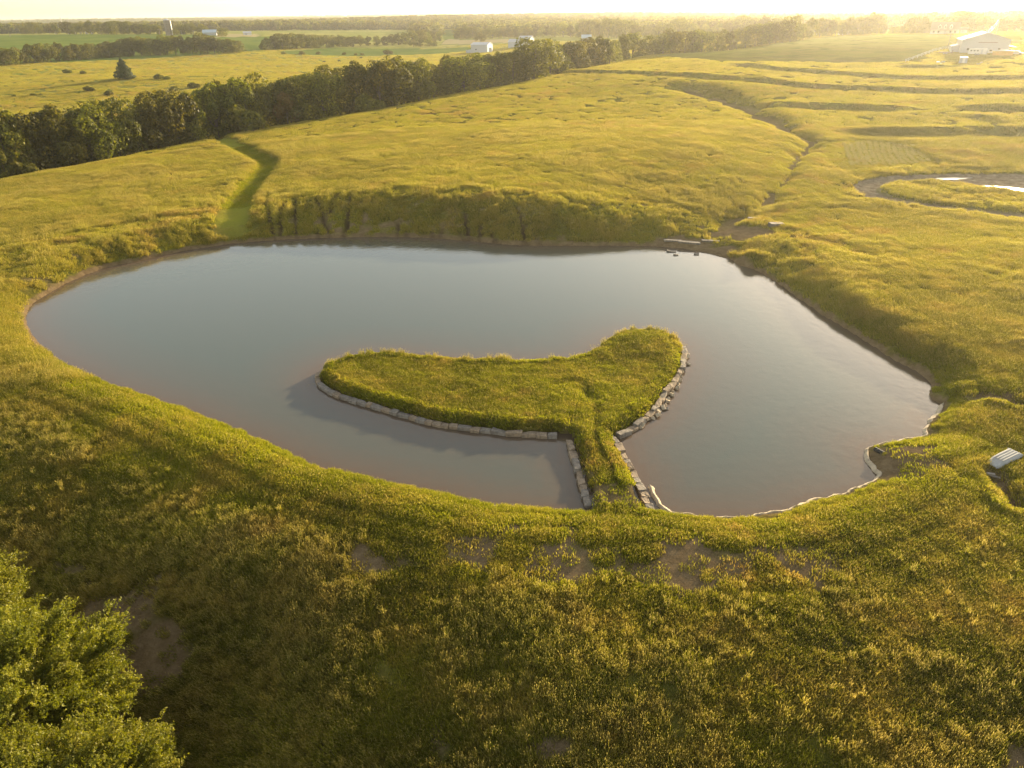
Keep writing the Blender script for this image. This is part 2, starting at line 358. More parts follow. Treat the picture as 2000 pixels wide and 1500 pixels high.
GREEN = (.150, .142, .019); LIME = (.275, .262, .026); GOLD = (.39, .285, .062); RUST = (.33, .180, .065); STRAW = (.46, .36, .13)
def meadow_colour(b, pos):
    """patches of green, lime, gold and rusty seed heads laid over the fields"""
    mp = b.n('Mapping', {'Scale': (1, 1, .1)}); b.t.links.new(pos, mp.inputs[0]); p = mp.outputs[0]
    n1 = b.noise(p, .045, 4, .6); n2 = b.noise(p, .17, 4, .65); n3 = b.noise(p, .028, 3)
    c = b.mix(b.step(n1, .40, .60), GREEN, LIME)
    c = b.mix(b.math('MULTIPLY', b.step(n2, .42, .66), .70), c, GOLD)
    c = b.mix(b.math('MULTIPLY', b.step(b.math('ADD', b.math('MULTIPLY', n3, .6), b.math('MULTIPLY', n2, .45)), .57, .67), .70), c, RUST)
    return c
def make_grass_mat(name, green=0.0, gold=0.0, trans=.5):
    m_, t = mat(name); b = NB(t)
    g = b.n('NewGeometry'); tint = b.attr('tint')
    c = meadow_colour(b, g.outputs['Position'])
    if green: c = b.mix(green, c, (.25, .255, .024))
    if gold: c = b.mix(gold, c, (.42, .33, .075))
    c = b.mix(b.step(tint, .0, .22), (.075, .10, .012), c)                 # young blades
    c = b.mix(b.math('MULTIPLY', b.step(tint, .62, 1.0), .75), c, STRAW)   # dry stalks and seed heads
    hf = b.attr('hf'); 
    rd = b.n('BsdfDiffuse', {'Color': c}); 
    tc = b.n('HueSaturation', {'Saturation': 1.08, 'Value': 1.25, 'Color': c})
    tr = b.n('BsdfTranslucent', {'Color': tc.outputs[0]})
    mx = b.n('MixShader', {0: trans}); t.links.new(rd.outputs[0], mx.inputs[1]); t.links.new(tr.outputs[0], mx.inputs[2])
    b.out(mx.outputs[0]); return m_
M_GRASS = make_grass_mat('meadow_grass', 0, 0, .5)
M_SHORE = make_grass_mat('lush_shore_grass', .55, 0, .55)
M_FIELD = make_grass_mat('field_grass', .12, .25, .5)

def make_ground():
    m_, t = mat('ground'); b = NB(t); g = b.n('NewGeometry'); pos = g.outputs['Position']
    bare, mud, sw, far, crop = [b.attr(k) for k in ('bare', 'mud', 'mown', 'far', 'crop')]
    c = meadow_colour(b, pos)
    c = b.mix(.45, c, (.085, .075, .02))                      # thatch between the blades
    fine = b.noise(pos, 2.2, 5, .7)
    c = b.mix(b.step(fine, .35, .7), b.mix(.5, c, (.05, .045, .015)), c)
    # fields beyond: brighter because no blades are modelled there
    fc = b.mix(b.step(b.noise(pos, .012, 4, .6), .38, .62), (.25, .255, .045), (.39, .33, .09))
    fc = b.mix(b.step(b.noise(pos, .11, 4, .6), .5, .7), fc, (.13, .16, .03))
    c = b.mix(far, c, fc)
    cg = b.mix(b.step(b.noise(pos, .03, 3), .4, .6), (.12, .165, .03), (.165, .20, .038))
    c = b.mix(b.step(crop, .25, .5), c, cg)
    c = b.mix(b.step(crop, .75, .95), c, (.38, .30, .15))
    c = b.mix(b.math('MULTIPLY', sw, .8), c, (.26, .25, .032))
    sn = b.math('ADD', b.math('MULTIPLY', b.noise(pos, 1.1, 5, .65), .6), b.math('MULTIPLY', b.noise(pos, 7.0, 5, .75), .4))
    soil = b.ramp(sn, [(.25, (.105, .070, .034)), (.5, (.19, .130, .068)), (.8, (.30, .215, .120))])
    soil = b.mix(b.math('MULTIPLY', b.attr('crack_shade'), .5), soil, (.035, .024, .014))  # shade inside the bank cracks, painted into the soil colour
    c = b.mix(bare, c, soil)
    mudc = b.ramp(b.noise(pos, .7, 5, .7), [(.3, (.15, .11, .072)), (.7, (.34, .27, .185))])
    c = b.mix(mud, c, mudc)
    bs = b.n('BsdfDiffuse', {'Color': c, 'Roughness': .6})
    hn = b.math('ADD', b.noise(pos, 3.0, 6, .7), b.math('MULTIPLY', b.noise(pos, .6, 4, .6), 2.0))
    bp = b.n('Bump', {'Strength': .8, 'Distance': .25, 'Height': hn}); t.links.new(bp.outputs[0], bs.inputs['Normal'])
    b.out(bs.outputs[0]); return m_
M_GROUND = make_ground()

def make_water(rough=.06):
    m_, t = mat('water'); b = NB(t); g = b.n('NewGeometry'); pos = g.outputs['Position']
    d = b.attr('depth'); nn = b.noise(pos, .06, 3)
    dd = b.math('ADD', d, b.math('MULTIPLY', b.math('SUBTRACT', nn, .5), 2.0))
    c = b.ramp(b.math('DIVIDE', dd, 12.0), [(0.0, (.108, .075, .050)), (.09, (.102, .080, .058)), (.3, (.086, .083, .066)), (.75, (.074, .086, .072))])
    bs = b.n('BsdfPrincipled', {'Base Color': c, 'Roughness': rough, 'IOR': 1.333})
    n1 = b.noise(pos, .9, 3); n2 = b.noise(pos, 5.0, 2)
    hn = b.math('ADD', n1, b.math('MULTIPLY', n2, .25))
    bp = b.n('Bump', {'Strength': .3, 'Distance': .04, 'Height': hn}); t.links.new(bp.outputs[0], bs.inputs['Normal'])
    b.out(bs.outputs[0]); return m_
M_WATER = make_water(); M_PUDDLE = make_water(.3)

def make_leaf(name, c1, c2, c3, trans=.35, hue=.5, var=1.0):
    m_, t = mat(name); b = NB(t); tint = b.attr('tint'); oi = b.n('ObjectInfo')
    c = b.ramp(tint, [(0.0, c1), (.5, c2), (1.0, c3)])
    r = oi.outputs['Random']
    hs = b.n('HueSaturation', {'Color': c, 'Hue': b.math('ADD', .485, b.math('MULTIPLY', r, .03 * var)), 'Value': b.math('ADD', 1 - .28 * var, b.math('MULTIPLY', r, .56 * var)), 'Saturation': 1.0})
    c = hs.outputs[0]
    rd = b.n('BsdfPrincipled', {'Base Color': c, 'Roughness': .55}); rd.inputs['Specular IOR Level'].default_value = .25
    tc = b.n('HueSaturation', {'Value': 1.4, 'Saturation': 1.1, 'Color': c}); tr = b.n('BsdfTranslucent', {'Color': tc.outputs[0]})
    mx = b.n('MixShader', {0: trans}); t.links.new(rd.outputs[0], mx.inputs[1]); t.links.new(tr.outputs[0], mx.inputs[2])
    b.out(mx.outputs[0]); return m_
M_LEAF = make_leaf('broad_leaf', (.052, .057, .009), (.128, .122, .014), (.30, .25, .028), .48)
M_RUSTLEAF = make_leaf('russet_leaf', (.08, .06, .012), (.14, .095, .018), (.22, .14, .028))
M_CEDAR = make_leaf('cedar_leaf', (.030, .045, .014), (.05, .07, .018), (.09, .10, .022), .15)
M_NEAR = make_leaf('near_leaf', (.095, .112, .012), (.165, .175, .017), (.29, .275, .040), .4, .5, .25)

def plain(name, col, rough=.6, metal=0, var=.12, scale=2.0, bump=.0, spec=.5):
    m_, t = mat(name); b = NB(t); tc = b.n('TexCoord'); n = b.noise(tc.outputs['Object'], scale, 5, .65)
    lo = tuple(v * (1 - var) for v in col); hi = tuple(min(1, v * (1 + var)) for v in col)
    c = b.mix(b.step(n, .3, .7), lo, hi)
    bs = b.n('BsdfPrincipled', {'Base Color': c, 'Roughness': rough, 'Metallic': metal}); bs.inputs['Specular IOR Level'].default_value = spec
    if bump:
        bp = b.n('Bump', {'Strength': .7, 'Distance': bump, 'Height': b.noise(tc.outputs['Object'], scale * 2.5, 6, .7)}); t.links.new(bp.outputs[0], bs.inputs['Normal'])
    b.out(bs.outputs[0]); return m_
M_BARK = plain('bark', (.11, .085, .06), .9, var=.4, scale=6, bump=.05)
M_STONE = plain('limestone', (.25, .18, .115), .85, var=.35, scale=2.5, bump=.05)
M_STONE2 = plain('grey_limestone', (.20, .165, .13), .85, var=.35, scale=2.5, bump=.05)
M_CLAY = plain('dry_clay', (.42, .33, .22), .9, var=.3, scale=1.5, bump=.04)
M_BOAT = plain('grey_white_paint', (.34, .33, .31), .85, var=.1, scale=1.5)
M_WHITE = plain('white_siding', (.58, .56, .54), .6, var=.05)
M_METAL = plain('white_sheet_metal', (.36, .365, .40), .45, var=.06)
M_BLUE = plain('pale_blue_roof', (.30, .38, .43), .4, var=.08)
M_ROOF = plain('grey_shingle', (.14, .12, .115), .85, var=.2, scale=4)
M_GLASS = plain('dark_window', (.03, .035, .045), .15, var=.1)
M_ORANGE = plain('orange_paint', (.55, .30, .06), .6, var=.1)
M_RUSTY = plain('rusty_steel', (.12, .075, .05), .8, var=.3)
M_WOOD = plain('weathered_wood', (.30, .25, .20), .9, var=.25, scale=5)
M_SILO = plain('silo_staves', (.20, .16, .13), .8, var=.2)
M_TYRE = plain('tyre_rubber', (.02, .02, .02), .8)
M_WIRE = plain('wire', (.35, .33, .30), .4, metal=.6)
M_COW = plain('black_hide', (.02, .017, .015), .7, var=.3)
M_GALV = plain('galvanised_steel', (.5, .5, .5), .35, metal=.4)
# ------------------------------------------------------------------ ground sheet
nx, ny = len(gx), len(gy)
R_ = np.hypot(GX, GY)
crop = np.zeros(GX.shape)
def crop_poly(pts, v):
    P = np.array([march(a, b, Hg)[:2] for a, b in pts]); crop[inside(GX, GY, P)] = v
crop_poly([(-200,72),(0,69),(330,67),(480,70),(520,98),(380,108),(120,122),(-200,130)], .6)
crop_poly([(480,73),(600,70),(640,78),(500,88)], .6)
crop_poly([(545,100),(640,94),(900,91),(945,95),(880,103),(640,109),(560,106)], .6)
crop_poly([(870,77),(1010,75),(1010,84),(860,88)], 1.0)
crop_poly([(855,60),(890,57),(890,75),(868,78)], .6)
crop_poly([(420,66),(510,66),(510,72),(420,73)], 1.0)
crop_poly([(1270,110),(1500,90),(1640,70),(1800,68),(2000,70),(2000,85),(1840,98),(1790,122),(1600,122),(1400,120)], .20)
far = sst(330, 560, R_)
V = np.c_[GX.ravel(), GY.ravel(), GZ.ravel()]
idx = np.arange(nx * ny).reshape(ny, nx)
Fq = np.stack([idx[:-1, :-1], idx[:-1, 1:], idx[1:, 1:], idx[1:, :-1]], -1).reshape(-1, 4)
me = np_mesh('ground', V, Fq, [M_GROUND], True, {'bare': GB, 'mud': GMU, 'mown': GSW, 'crack_shade': GIS, 'far': far, 'crop': crop})
tag(link('ground', me), kind='structure')

# ------------------------------------------------------------------ pond water
def water_sheet(name, P, grow, step, z, mat_, isl=None):
    P = np.asarray(P); x = np.arange(P[:, 0].min() - 2, P[:, 0].max() + 2, step); y = np.arange(P[:, 1].min() - 2, P[:, 1].max() + 2, step)
    X, Y = np.meshgrid(x, y); d = sdist(X, Y, P, 40)
    dep = d if isl is None else np.minimum(d, -sdist(X, Y, isl, 40))
    keep = (d > -grow); cell = keep[:-1, :-1] & keep[1:, :-1] & keep[:-1, 1:] & keep[1:, 1:]
    ix = np.arange(X.size).reshape(X.shape)
    Fc = np.stack([ix[:-1, :-1], ix[:-1, 1:], ix[1:, 1:], ix[1:, :-1]], -1)[cell]
    used, inv = np.unique(Fc, return_inverse=True)
    V = np.c_[X.ravel()[used], Y.ravel()[used], np.full(len(used), z)]
    return tag(link(name, np_mesh(name, V, inv.reshape(-1, 4), [mat_], True, {'depth': dep.ravel()[used]})), kind='structure')
water_sheet('pond_water', POND, .55, .5, 0.02, M_WATER, ISL)
for pts in ([(1835,349),(1850,346),(1888,346),(1885,348),(1850,350)], [(1925,365),(1960,366),(2000,370),(2060,373),(2060,375),(2000,372),(1950,368)]):
    Pp = np.array([hit(a, b) for a, b in pts]); zz = float(np.median(Pp[:, 2])) + .04
    cx = catmull(Pp[:, :2], 4)
    water_sheet('puddle_water', cx, .3, .4, zz, M_PUDDLE)

# ------------------------------------------------------------------ grass
lib = bpy.data.collections.new('grass_library')      # not linked: only the source shapes of the grass
def blades(name, n, rad, h, wd, lean, mat_, seed, heads=0.0, dry=.25, two=True, square=False):
    g = np.random.default_rng(seed)
    if square: px = g.uniform(-rad, rad, n); py = g.uniform(-rad, rad, n)
    else:
        a = g.uniform(0, 2 * np.pi, n); rr = rad * np.sqrt(g.uniform(0, 1, n)); px = rr * np.cos(a); py = rr * np.sin(a)
    hh = h * g.uniform(.45, 1.15, n) * (1 - .25 * (np.hypot(px, py) / rad) ** 2 * (not square)); ww = wd * g.uniform(.6, 1.4, n)
    fa = g.uniform(0, 2 * np.pi, n); la = g.uniform(0, 2 * np.pi, n); ln = lean * g.uniform(.2, 1.3, n) * hh
    tint = np.where(g.uniform(0, 1, n) < dry, g.uniform(.6, 1, n), g.uniform(.0, .62, n))
    V = []; Fc = []; T = []; Hf = []
    cx, sx = np.cos(fa) * ww / 2, np.sin(fa) * ww / 2
    b0 = np.c_[px - cx, py - sx, np.full(n, -.06)]; b1 = np.c_[px + cx, py + sx, np.full(n, -.06)]
    lx, ly = np.cos(la) * ln, np.sin(la) * ln
    mx = np.c_[px + lx * .35, py + ly * .35, hh * .6]; tp = np.c_[px + lx, py + ly, hh]
    m0 = mx - np.c_[cx, sx, 0 * cx] * .8; m1 = mx + np.c_[cx, sx, 0 * cx] * .8
    if two:
        V = np.stack([b0, b1, m1, m0, tp], 1).reshape(-1, 3); o = np.arange(n)[:, None] * 5
        Fc = np.concatenate([np.c_[o, o + 1, o + 2], np.c_[o, o + 2, o + 3], np.c_[o + 3, o + 2, o + 4]]); T = np.repeat(tint, 5)
    else:
        V = np.stack([b0, b1, tp], 1).reshape(-1, 3); o = np.arange(n)[:, None] * 3; Fc = np.c_[o, o + 1, o + 2]; T = np.repeat(tint, 3)
    nh = int(n * heads)
    if nh:
        k = g.choice(n, nh, replace=False); c = tp[k]; s = wd * 1.15; o = len(V) + np.arange(nh)[:, None] * 4
        q = np.c_[np.cos(fa[k]), np.sin(fa[k]), 0 * fa[k]] * s
        up = np.c_[lx[k] * .12, ly[k] * .12, np.full(nh, h * .14)]
        V = np.concatenate([V, np.stack([c - up * .6, c + q * .5, c + up, c - q * .5], 1).reshape(-1, 3)])
        Fc = np.concatenate([Fc, np.c_[o, o + 1, o + 2], np.c_[o, o + 2, o + 3]]); T = np.r_[T, np.full(nh * 4, .9)]
    me = np_mesh(name, V, Fc, [mat_], False, {'tint': T})
    ob = bpy.data.objects.new(name, me); lib.objects.link(ob); return ob
NV = 4
for v in range(NV):
    blades(f'tuft_a{v}_short', 80, .55, .25, .038, .5, M_GRASS, 10 + v, .03, .18)
    blades(f'tuft_b{v}_medium', 75, .55, .50, .040, .45, M_GRASS, 20 + v, .08, .25)
    blades(f'tuft_c{v}_tall', 60, .55, .95, .042, .35, M_GRASS, 30 + v, .40, .52)
    blades(f'tuft_d{v}_lush', 110, .50, .55, .034, .5, M_SHORE, 40 + v, .04, .10)
    blades(f'tuft_e{v}_mid', 170, 1.3, .55, .06, .5, M_FIELD, 50 + v, .05, .35, False)
    blades(f'tuft_f{v}_midtall', 150, 1.2, .95, .06, .4, M_FIELD, 60 + v, .12, .45, False)
    blades(f'tuft_g{v}_far', 420, 3.2, .60, .13, .5, M_FIELD, 70 + v, 0, .4, False)
    blades(f'tuft_h{v}_fartall', 360, 3.0, 1.05, .13, .45, M_FIELD, 80 + v, 0, .5, False)
    blades(f'tuft_i{v}_weed', 26, .24, 1.15, .045, .35, M_GRASS, 90 + v, .5, .5)
    blades(f'tuft_l{v}_bank', 60, .6, .35, .07, .5, M_FIELD, 120 + v, .05, .35, False)
    blades(f'tuft_m{v}_banktall', 60, .6, .65, .07, .45, M_FIELD, 130 + v, .1, .45, False)
    blades(f'tuft_k{v}_lawn', 80, .55, .20, .038, .5, M_SHORE, 110 + v, .04, .14)
    blades(f'tuft_j{v}_soft', 150, 1.3, .30, .06, .5, M_SHORE, 95 + v, .0, .15, False)
KIND = {k: i * NV for i, k in enumerate('abcdefghijklm')}
def scatter_tree(name, P, rot, scl, ki, nodename):
    me = bpy.data.meshes.new(name); me.vertices.add(len(P)); me.vertices.foreach_set('co', np.asarray(P, np.float32).ravel())
    t = me.attributes.new('sc', 'FLOAT', 'POINT'); t.data.foreach_set('value', np.asarray(scl, np.float32))
    # stand each piece square to the slope it grows on
    P = np.asarray(P, float); e = np.clip(np.hypot(P[:, 0], P[:, 1]) / 150, .45, 2.2); rot = np.asarray(rot, float)
    sx = np.clip((Hg(P[:, 0] + e, P[:, 1]) - Hg(P[:, 0] - e, P[:, 1])) / (2 * e), -.4, .4); sy = np.clip((Hg(P[:, 0], P[:, 1] + e) - Hg(P[:, 0], P[:, 1] - e)) / (2 * e), -.4, .4)
    X_ = np.c_[np.ones(len(P)), 0 * sx, sx]; X_ /= np.linalg.norm(X_, axis=1)[:, None]; N_ = np.c_[-sx, -sy, np.ones(len(P))]; N_ /= np.linalg.norm(N_, axis=1)[:, None]; Y_ = np.cross(N_, X_)
    c_, s_ = np.cos(rot)[:, None], np.sin(rot)[:, None]; A_ = X_ * c_ + Y_ * s_; B_ = -X_ * s_ + Y_ * c_
    eul = np.c_[np.arctan2(B_[:, 2], N_[:, 2]), -np.arcsin(np.clip(A_[:, 2], -1, 1)), np.arctan2(A_[:, 1], A_[:, 0])]
    t = me.attributes.new('rv', 'FLOAT_VECTOR', 'POINT'); t.data.foreach_set('vector', eul.astype(np.float32).ravel())
    t = me.attributes.new('ki', 'INT', 'POINT'); t.data.foreach_set('value', np.asarray(ki, np.int32))
    o = link(name, me)
    md = o.modifiers.new('scatter', 'NODES'); md.node_group = nodename; return o
def scatter_group(name, coll):
    ng = bpy.data.node_groups.new(name, 'GeometryNodeTree')
    ng.interface.new_socket('Geometry', in_out='INPUT', socket_type='NodeSocketGeometry'); ng.interface.new_socket('Geometry', in_out='OUTPUT', socket_type='NodeSocketGeometry')
    N = ng.nodes.new; L = ng.links.new
    gi, go = N('NodeGroupInput'), N('NodeGroupOutput'); ci = N('GeometryNodeCollectionInfo'); ci.inputs['Collection'].default_value = coll
    ci.inputs['Separate Children'].default_value = True; ci.inputs['Reset Children'].default_value = True
    ip = N('GeometryNodeInstanceOnPoints'); ip.inputs['Pick Instance'].default_value = True
    def na(nm, ty):
        a = N('GeometryNodeInputNamedAttribute'); a.data_type = ty; a.inputs['Name'].default_value = nm; return a.outputs['Attribute']
    er = N('FunctionNodeEulerToRotation'); L(na('rv', 'FLOAT_VECTOR'), er.inputs[0])
    L(gi.outputs[0], ip.inputs['Points']); L(ci.outputs[0], ip.inputs['Instance']); L(na('ki', 'INT'), ip.inputs['Instance Index'])
    L(er.outputs[0], ip.inputs['Rotation']); L(na('sc', 'FLOAT'), ip.inputs['Scale']); L(ip.outputs[0], go.inputs[0])
    return ng
NG_GRASS = scatter_group('grass_scatter', lib)

def sample(n, x0, x1, y0, y1, rmin, rmax):
    x = rng.uniform(x0, x1, n); y = rng.uniform(y0, y1, n); r = np.hypot(x, y); th = np.arctan2(x, np.maximum(y, 1))
    k = (r > rmin) & (r < rmax) & (np.abs(th) < np.where(r < 150, 1.25, .92)); return x[k], y[k]
acc = {'meadow_grass': [], 'shore_grass': [], 'field_grass': []}
def place(nm, x, y, kind, scl):
    if len(x) == 0: return
    z = Hg(x, y); acc[nm].append(np.c_[x, y, z, rng.uniform(0, 6.28, len(x)), scl, KIND[kind] + rng.integers(0, NV, len(x))])
def ctx(x, y): return bil(GB, x, y), bil(GDP, x, y), bil(GDI, x, y), bil(GSW, x, y), bil(GMU, x, y)
# near
x, y = sample(275000, -90, 105, 12, 92, 15, 92); bare, dp, di, sw, mu = ctx(x, y); r = np.hypot(x, y)
tall = fbm(x / 7, y / 7, 61, 4); pt = fbm(x / 1.8, y / 1.8, 62, 3)
dens = sst(.30, .55, pt + .18) * (1 - sst(.25, .6, bare)) + .06
keep = rng.uniform(0, 1, len(x)) < np.clip(dens, 0, 1) * np.clip(1.15 - r / 130, .5, 1); 
land = (dp > .30)
onisl = (di > .35)
slope_zone = sst(6, 11, dp)            # beyond the mown crest the grass is tall
LIPL = catmull([at(a, b, 0)[:2] for a, b in [(1841,792),(1838,803),(1816,827),(1809,843),(1808,857),(1770,862),(1735,869),(1712,872),(1694,880),(1700,905),(1707,920),(1719,932),(1680,955),(1640,970),(1590,980),(1540,998),(1490,1009),(1440,1015),(1390,1013),(1330,1009),(1298,999)]], 4, False)
k = keep & land & ~(di > .66) & (seg_dist(x, y, LIPL)[0] > .55 + .5 * rng.uniform(0, 1, len(x)))
sel = k & (dp < 1.5); place('shore_grass', x[sel], y[sel], 'd', .42 + .35 * pt[sel] + .15 * rng.uniform(0, 1, sel.sum()))
band = k & (dp >= 1.5) & (dp < 6.5) & (rng.uniform(0, 1, len(x)) < .6 * (1 - sst(2.5, 6.5, dp))); place('shore_grass', x[band], y[band], 'k', (1.0 + .5 * pt[band]) * (1 + .32 * np.sin(dp[band] * 3.3)))
tallp = (tall - .5) * 2.2 + slope_zone * .75 - .25 + rng.uniform(-.6, .6, len(x))
tallp = tallp - 2.0 * (1 - sst(4.5, 8.5, dp))
tallp = np.where((x > 15) & (y > 30), tallp - .55, tallp)
k = k & ~band
sel = k & (dp >= 1.5) & (tallp < .25); place('meadow_grass', x[sel], y[sel], 'a', (.9 + .5 * pt[sel]) * (1 + .28 * np.sin(dp[sel] * 3.3) * (dp[sel] < 11)))
sel = k & (dp >= 3.2) & (tallp >= .25) & (tallp < .75); place('meadow_grass', x[sel], y[sel], 'b', .58 + .25 * pt[sel] + .25 * rng.uniform(0, 1, sel.sum()))
sel = k & (dp >= 3.2) & (tallp >= .75); place('meadow_grass', x[sel], y[sel], 'c', .38 + .16 * pt[sel] + .30 * rng.uniform(0, 1, sel.sum()))
wz = fbm(x / 3.3, y / 3.3, 66, 3)
sel = k & (dp > 7) & (wz > .52) & (rng.uniform(0, 1, len(x)) < .035); place('meadow_grass', x[sel], y[sel], 'i', .4 + .4 * rng.uniform(0, 1, sel.sum()))
# island
x2, y2 = sample(34000, -30, 25, 38, 95, 30, 100); b2, dp2, di2, _, _ = ctx(x2, y2); p2 = fbm(x2 / 1.5, y2 / 1.5, 63, 3)
wallside = bil(GDI, x2, y2)
k2 = (rng.uniform(0, 1, len(x2)) < 1 - .85 * sst(.2, .6, b2)) & (dp2 < 5)
backrim = np.zeros(len(x2), bool)
bl = np.array([at(a, b, z)[:2] for a, b, z in isl_px[:17]]); db = seg_dist(x2, y2, bl)[0]
lw = rng.uniform(0, 1, len(x2)) < .62
sel = k2 & (di2 > .50) & (db > 1.1) & lw; place('shore_grass', x2[sel], y2[sel], 'k', 1.0 + .5 * p2[sel])
sel = k2 & (di2 > .60) & (db > 1.1) & ~lw; place('meadow_grass', x2[sel], y2[sel], 'a', 1.0 + .5 * p2[sel])
sel = k2 & (di2 > 1.0) & (db > 1.1) & (p2 > .62); place('shore_grass', x2[sel], y2[sel], 'd', .45 + .25 * p2[sel])
sel = (di2 > .0) & (db <= 1.2) & (dp2 < 0); place('meadow_grass', x2[sel], y2[sel], 'c', .5 + .35 * p2[sel])
sel = (di2 > .0) & (db <= 1.0) & (dp2 < 0) & (p2 > .42); place('shore_grass', x2[sel], y2[sel], 'd', .8 + .2 * p2[sel])
# causeway shoulders
# middle distance
x, y = sample(165000, -190, 205, 30, 215, 82, 215); bare, dp, di, sw, mu = ctx(x, y); r = np.hypot(x, y)
tall = fbm(x / 11, y / 11, 64, 4); pt = fbm(x / 4, y / 4, 65, 3)
e1 = sdist(x, y, POND2, 12); k = ~((dp < 16) & (y > 97) & (r > 90)) & (e1 < -2.4) & (sdist(x, y, MOW, 20) < -.5) & (dp > .9) & (di < -.5) & (bare < .35 + .3 * rng.uniform(0, 1, len(x))) & (mu < .3) & (rng.uniform(0, 1, len(x)) < .6 + .7 * pt)
sel = k & (sw > .4); place('field_grass', x[sel], y[sel], 'j', .7 + .3 * pt[sel])
sel = k & (sw <= .4) & (tall < .53); place('field_grass', x[sel], y[sel], 'e', .7 + .3 * pt[sel])
sel = k & (sw <= .4) & (tall >= .53); place('field_grass', x[sel], y[sel], 'f', .50 + .3 * pt[sel])
# finer tufts on the cracked far bank and round the dried pond
xf, yf = sample(75000, -118, 130, 84, 185, 88, 230); bf, df, dif, swf, muf = ctx(xf, yf)
e1 = sdist(xf, yf, POND2, 12); nearp = (np.abs(e1) < 3.2) | (e1 > 0); bank = (df > .35) & (df < 17) & (yf > 96) & (np.hypot(xf, yf) > 90)
pf = fbm(xf / 3, yf / 3, 69, 3); kf = (bank | nearp) & (swf < .35) & (bf < .16 + .25 * rng.uniform(0, 1, len(xf))) & (muf < .35)
sel = kf & (pf < .5); place('field_grass', xf[sel], yf[sel], 'l', .8 + .4 * pf[sel])
sel = kf & (pf >= .5); place('field_grass', xf[sel], yf[sel], 'm', .7 + .5 * pf[sel])
# far fields
x, y = sample(120000, -520, 520, 120, 760, 200, 760); r = np.hypot(x, y)
q = rng.uniform(0, 1, len(x)) < np.clip(1.35 - r / 700, .25, 1); x, y = x[q], y[q]
bare, dp, di, sw, mu = ctx(x, y); cr = bil(crop, x, y)
tall = fbm(x / 16, y / 16, 67, 4); pt = fbm(x / 7, y / 7, 68, 3)
mown = sdist(x, y, MOW, 20); e1 = sdist(x, y, POND2, 12)
k = (bare < .5) & (mu < .3) & (cr < .1) & (e1 < -3) & (mown < -1.5) & (sw < .4) & (rng.uniform(0, 1, len(x)) < .5 + pt)
sel = k & (tall < .60); place('field_grass', x[sel], y[sel], 'g', .62 + .2 * pt[sel])
sel = k & (tall >= .60); place('field_grass', x[sel], y[sel], 'h', .45 + .22 * pt[sel])
xm, ym = sample(60000, 60, 130, 120, 200, 90, 260); sel = sdist(xm, ym, MOW, 10) > -1.8; place('field_grass', xm[sel], ym[sel], 'l', .45 + .25 * rng.uniform(0, 1, sel.sum()))
LB = {'meadow_grass': 0, 'shore_grass': 0, 'field_grass': 0}
for nm, L_ in acc.items():
    A = np.concatenate(L_); print(nm, len(A))
    tag(scatter_tree(nm, A[:, :3], A[:, 3], A[:, 4], A[:, 5].astype(int), NG_GRASS), cat='grass', kind='stuff',
        label={'meadow_grass': 'tall green and gold meadow grass with seed heads around the pond', 'shore_grass': 'lush bright green grass fringing the water and the island', 'field_grass': 'golden green rough grass over the fields beyond the pond'}[nm])
# cut hay lying in windrows
hx = []; 
for i in range(13):
    px0 = 1655 + i * 11.5
    ln = catmull([hit(a, b)[:2] for a, b in [(px0 - 6 + i * .6, 277 + abs(i - 4) * .8), (px0 + 2, 300), (px0 + 10 + i * 1.0, 322 - max(0, i - 6) * 1.2)]], 6, False)
    dlt = np.diff(ln, axis=0); 
    for a, b in zip(ln[:-1], ln[1:]):
        n = max(2, int(np.hypot(*(b - a)) / .45)); t = np.linspace(0, 1, n)[:, None]; hx.append(a + (b - a) * t + rng.normal(0, .14, (n, 2)))
hx = np.concatenate(hx); 
blades('hay_a', 90, .5, .38, .06, 1.3, plain('dry_hay', (.60, .50, .20), .9, var=.25, scale=3), 5, 0, 1.0, False)
hl = bpy.data.collections.new('hay_library'); ho = lib.objects['hay_a']; lib.objects.unlink(ho); hl.objects.link(ho)
NG_HAY = scatter_group('hay_scatter', hl)
tag(scatter_tree('cut_hay', np.c_[hx, Hg(hx[:, 0], hx[:, 1])], rng.uniform(0, 6.28, len(hx)), rng.uniform(.7, 1.15, len(hx)), np.zeros(len(hx)), NG_HAY), 'curved rows of pale cut hay on the small mown patch', 'hay', kind='stuff')
